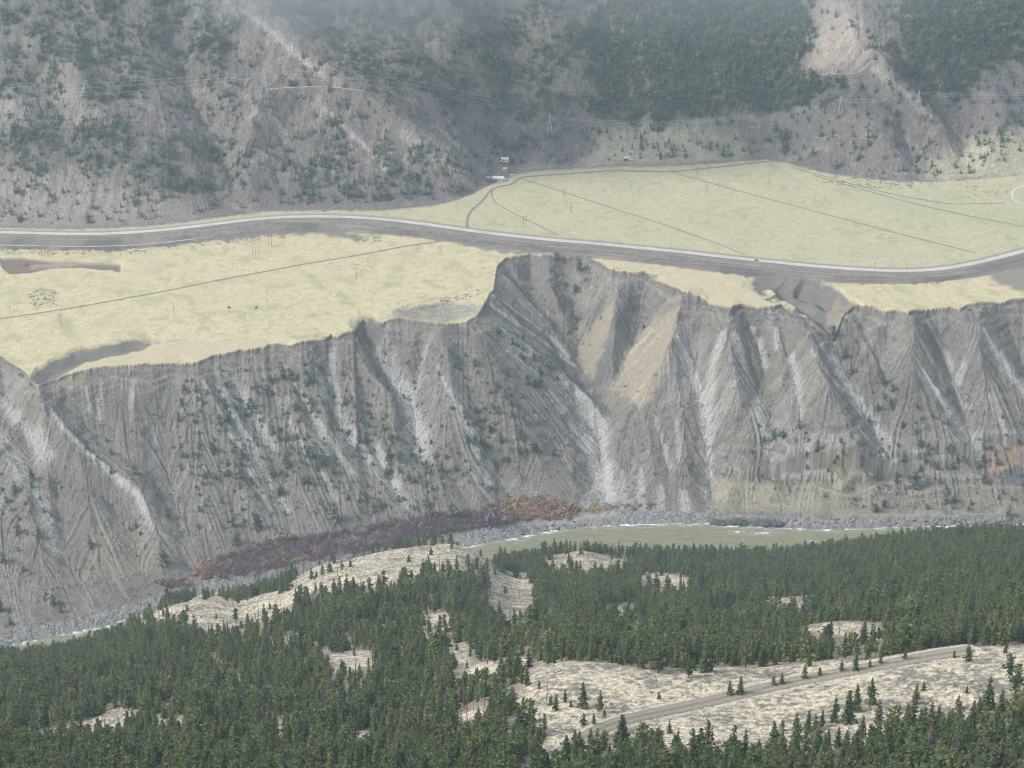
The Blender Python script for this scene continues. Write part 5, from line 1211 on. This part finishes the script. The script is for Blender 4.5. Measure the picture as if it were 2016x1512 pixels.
# digger in the brown pit
p = G.at(51, 523)
e = empty('excavator', p, 0.3, 'small orange excavator working in the brown pit', 'excavator'); mat_dig = flat_mat('orange_paint', (0.45, 0.17, 0.06), rough=0.5)
for y in (-1.1, 1.1): m = MB(); m.prism([(y - .3, 0.1), (y + .3, 0.1), (y + .3, 0.8), (y - .3, 0.8)], -1.8, 1.8); m.build('track', mat_tyre, e)
m = MB(); m.box((-0.4, 0, 1.5), (3.0, 2.4, 1.3)); m.build('body', mat_dig, e)
m = MB(); m.box((0.5, 0.6, 2.6), (1.3, 1.0, 1.3)); m.build('cab', mat_glass, e)
m = MB(); m.bar((1.0, -0.3, 2.0), (3.4, -0.3, 4.6), 0.22); m.bar((3.4, -0.3, 4.6), (5.4, -0.3, 2.4), 0.18); m.build('boom', mat_dig, e)
m = MB(); m.box((5.4, -0.3, 1.9), (0.9, 1.2, 0.9)); m.build('bucket', mat_tyre, e)

# ---------------------------------------------------------------- boulders at the water
def rock_geo(seed):
    R_ = np.random.default_rng(seed); v = []; f = []; n, m_ = 7, 10
    for i in range(n + 1):
        for j in range(m_):
            a = math.pi * i / n; b = 2 * math.pi * j / m_; v.append((math.sin(a) * math.cos(b), math.sin(a) * math.sin(b), math.cos(a)))
    v = np.array(v); q = v + 0.0
    d = 1 + 0.35 * fbm(v[:, 0] * 1.7 + v[:, 2] * 0.9 + seed, v[:, 1] * 1.7 - v[:, 2] * 1.3, seed, 3) * 2
    q *= d[:, None]; q[:m_] = q[:m_].mean(0); q[-m_:] = q[-m_:].mean(0)
    for i in range(n):
        for j in range(m_): f.append((i * m_ + j, (i + 1) * m_ + j, (i + 1) * m_ + (j + 1) % m_, i * m_ + (j + 1) % m_))
    return q, np.array(f)
mat_rock = flat_mat('wet_dark_rock', (0.085, 0.09, 0.088), rough=0.7, spec=0.3, noise=(1.5, 0.45)); mat_rock_b = flat_mat('grey_rock', (0.22, 0.215, 0.21), noise=(1.5, 0.35))
RM = [mesh_from('boulder', *rock_geo(k), mat_rock, link=False) for k in range(4)] + [mesh_from('boulder', *rock_geo(k + 9), mat_rock_b, link=False) for k in range(3)]
def rock(u, v, s, k, lb, grp):
    q = G.at(u, v); o = obj('boulder', RM[k]); o.location = (q[0], q[1], q[2] + 0.15 * s); o.scale = (s * R3.uniform(1, 1.6), s, s * R3.uniform(0.5, 0.8)); o.rotation_euler = (0, 0, R3.uniform(-.4, .4)); tag(o, lb, 'boulder', grp)
for i in range(34): u = R3.uniform(1395, 1540); rock(u, 1030 + 0.02 * (u - 1400) + R3.uniform(-6, 2), R3.uniform(1.6, 4.2), int(R3.integers(4)), 'dark wet boulder heaped at the edge of the rapids', 'dark boulders at the edge of the rapids')
for i in range(60): u = R3.uniform(1540, 1980); rock(u, R3.uniform(1020, 1036), R3.uniform(0.8, 2.2), 4 + int(R3.integers(3)), 'grey boulder on the shore under the ochre cliff', 'grey boulders under the ochre cliff')
for i in range(40): u = R3.uniform(940, 1180); rock(u, np.interp(u, [940, 1180], [1066, 1033]) + R3.uniform(-14, 0), R3.uniform(0.6, 1.8), int(R3.integers(7)), 'boulder on the gravel shore below the russet brush', 'boulders on the gravel shore')
for u, v, lb in ((451, 606, 'first dark lump of earth on the lower field'), (505, 606, 'second dark lump of earth on the lower field')): rock(u, v, 2.2, 3, lb, 'dark lumps on the lower field')

# ---------------------------------------------------------------- haze
mh_ = bpy.data.materials.new('haze_air'); mh_.use_nodes = True; nt = mh_.node_tree
nt.nodes.remove(nt.nodes['Principled BSDF']); pv = nt.nodes.new('ShaderNodeVolumePrincipled'); pv.inputs['Density'].default_value = HAZE_D; pv.inputs['Color'].default_value = (0.76, 0.92, 1.0, 1); pv.inputs['Anisotropy'].default_value = 0.1
nt.links.new(pv.outputs['Volume'], nt.nodes['Material Output'].inputs['Volume'])
m = MB(); m.box((0, 2260, (1405 - 30) / 2), (5000, 4700, 1405 + 30)); hz = m.build('haze', mh_)
tag(hz, 'pale blue rainy haze filling the valley', 'haze', kind='stuff')
for (u, v, yy, rx, ry, rz, dn) in [(690, -60, 3120, 330, 90, 150, 0.044), (1420, -100, 3150, 660, 90, 190, 0.014)]:
    vv_, ff_ = [], []
    for i in range(13):
        for j in range(24):
            a, b = math.pi * i / 12, 2 * math.pi * j / 24; vv_.append((rx * math.sin(a) * math.cos(b), ry * math.sin(a) * math.sin(b), rz * math.cos(a)))
    ff_ = [(i * 24 + j, (i + 1) * 24 + j, (i + 1) * 24 + (j + 1) % 24, i * 24 + (j + 1) % 24) for i in range(12) for j in range(24)]
    mm2 = mh_.copy(); mm2.name = 'rain_mist'; q_ = mm2.node_tree; pv2 = q_.nodes['Principled Volume']
    tcv = q_.nodes.new('ShaderNodeTexCoord'); a1 = q_.nodes.new('ShaderNodeVectorMath'); a1.operation = 'MULTIPLY_ADD'; a1.inputs[1].default_value = (2, 2, 2); a1.inputs[2].default_value = (-1, -1, -1)
    a2 = q_.nodes.new('ShaderNodeVectorMath'); a2.operation = 'LENGTH'; a3 = q_.nodes.new('ShaderNodeMapRange'); a3.interpolation_type = 'SMOOTHERSTEP'; a3.inputs[1].default_value = 1.0; a3.inputs[2].default_value = 0.0; a3.inputs[3].default_value = 0.0; a3.inputs[4].default_value = dn
    q_.links.new(tcv.outputs['Generated'], a1.inputs[0]); q_.links.new(a1.outputs[0], a2.inputs[0]); q_.links.new(a2.outputs['Value'], a3.inputs[0])
    a4 = q_.nodes.new('ShaderNodeTexNoise'); a4.inputs['Scale'].default_value = 3.0; a4.inputs['Detail'].default_value = 2; q_.links.new(tcv.outputs['Generated'], a4.inputs['Vector'])
    a5 = q_.nodes.new('ShaderNodeMath'); a5.operation = 'MULTIPLY'; q_.links.new(a3.outputs[0], a5.inputs[0]); q_.links.new(a4.outputs['Fac'], a5.inputs[1]); q_.links.new(a5.outputs[0], pv2.inputs['Density'])
    pv2.inputs['Anisotropy'].default_value = -0.1; pv2.inputs['Color'].default_value = (0.93, 0.98, 1.0, 1)
    o = mesh_from('mist', np.array(vv_), np.array(ff_), mm2, smooth=True); t_ = float(tan_dep(v)); o.location = (float(s_of(u, v)) * yy, yy, HC - t_ * yy)
    tag(o, 'pale veil of rain drifting in front of the mountain', 'mist', 'veils of rain', kind='stuff')
print('objects', len(bpy.data.objects))
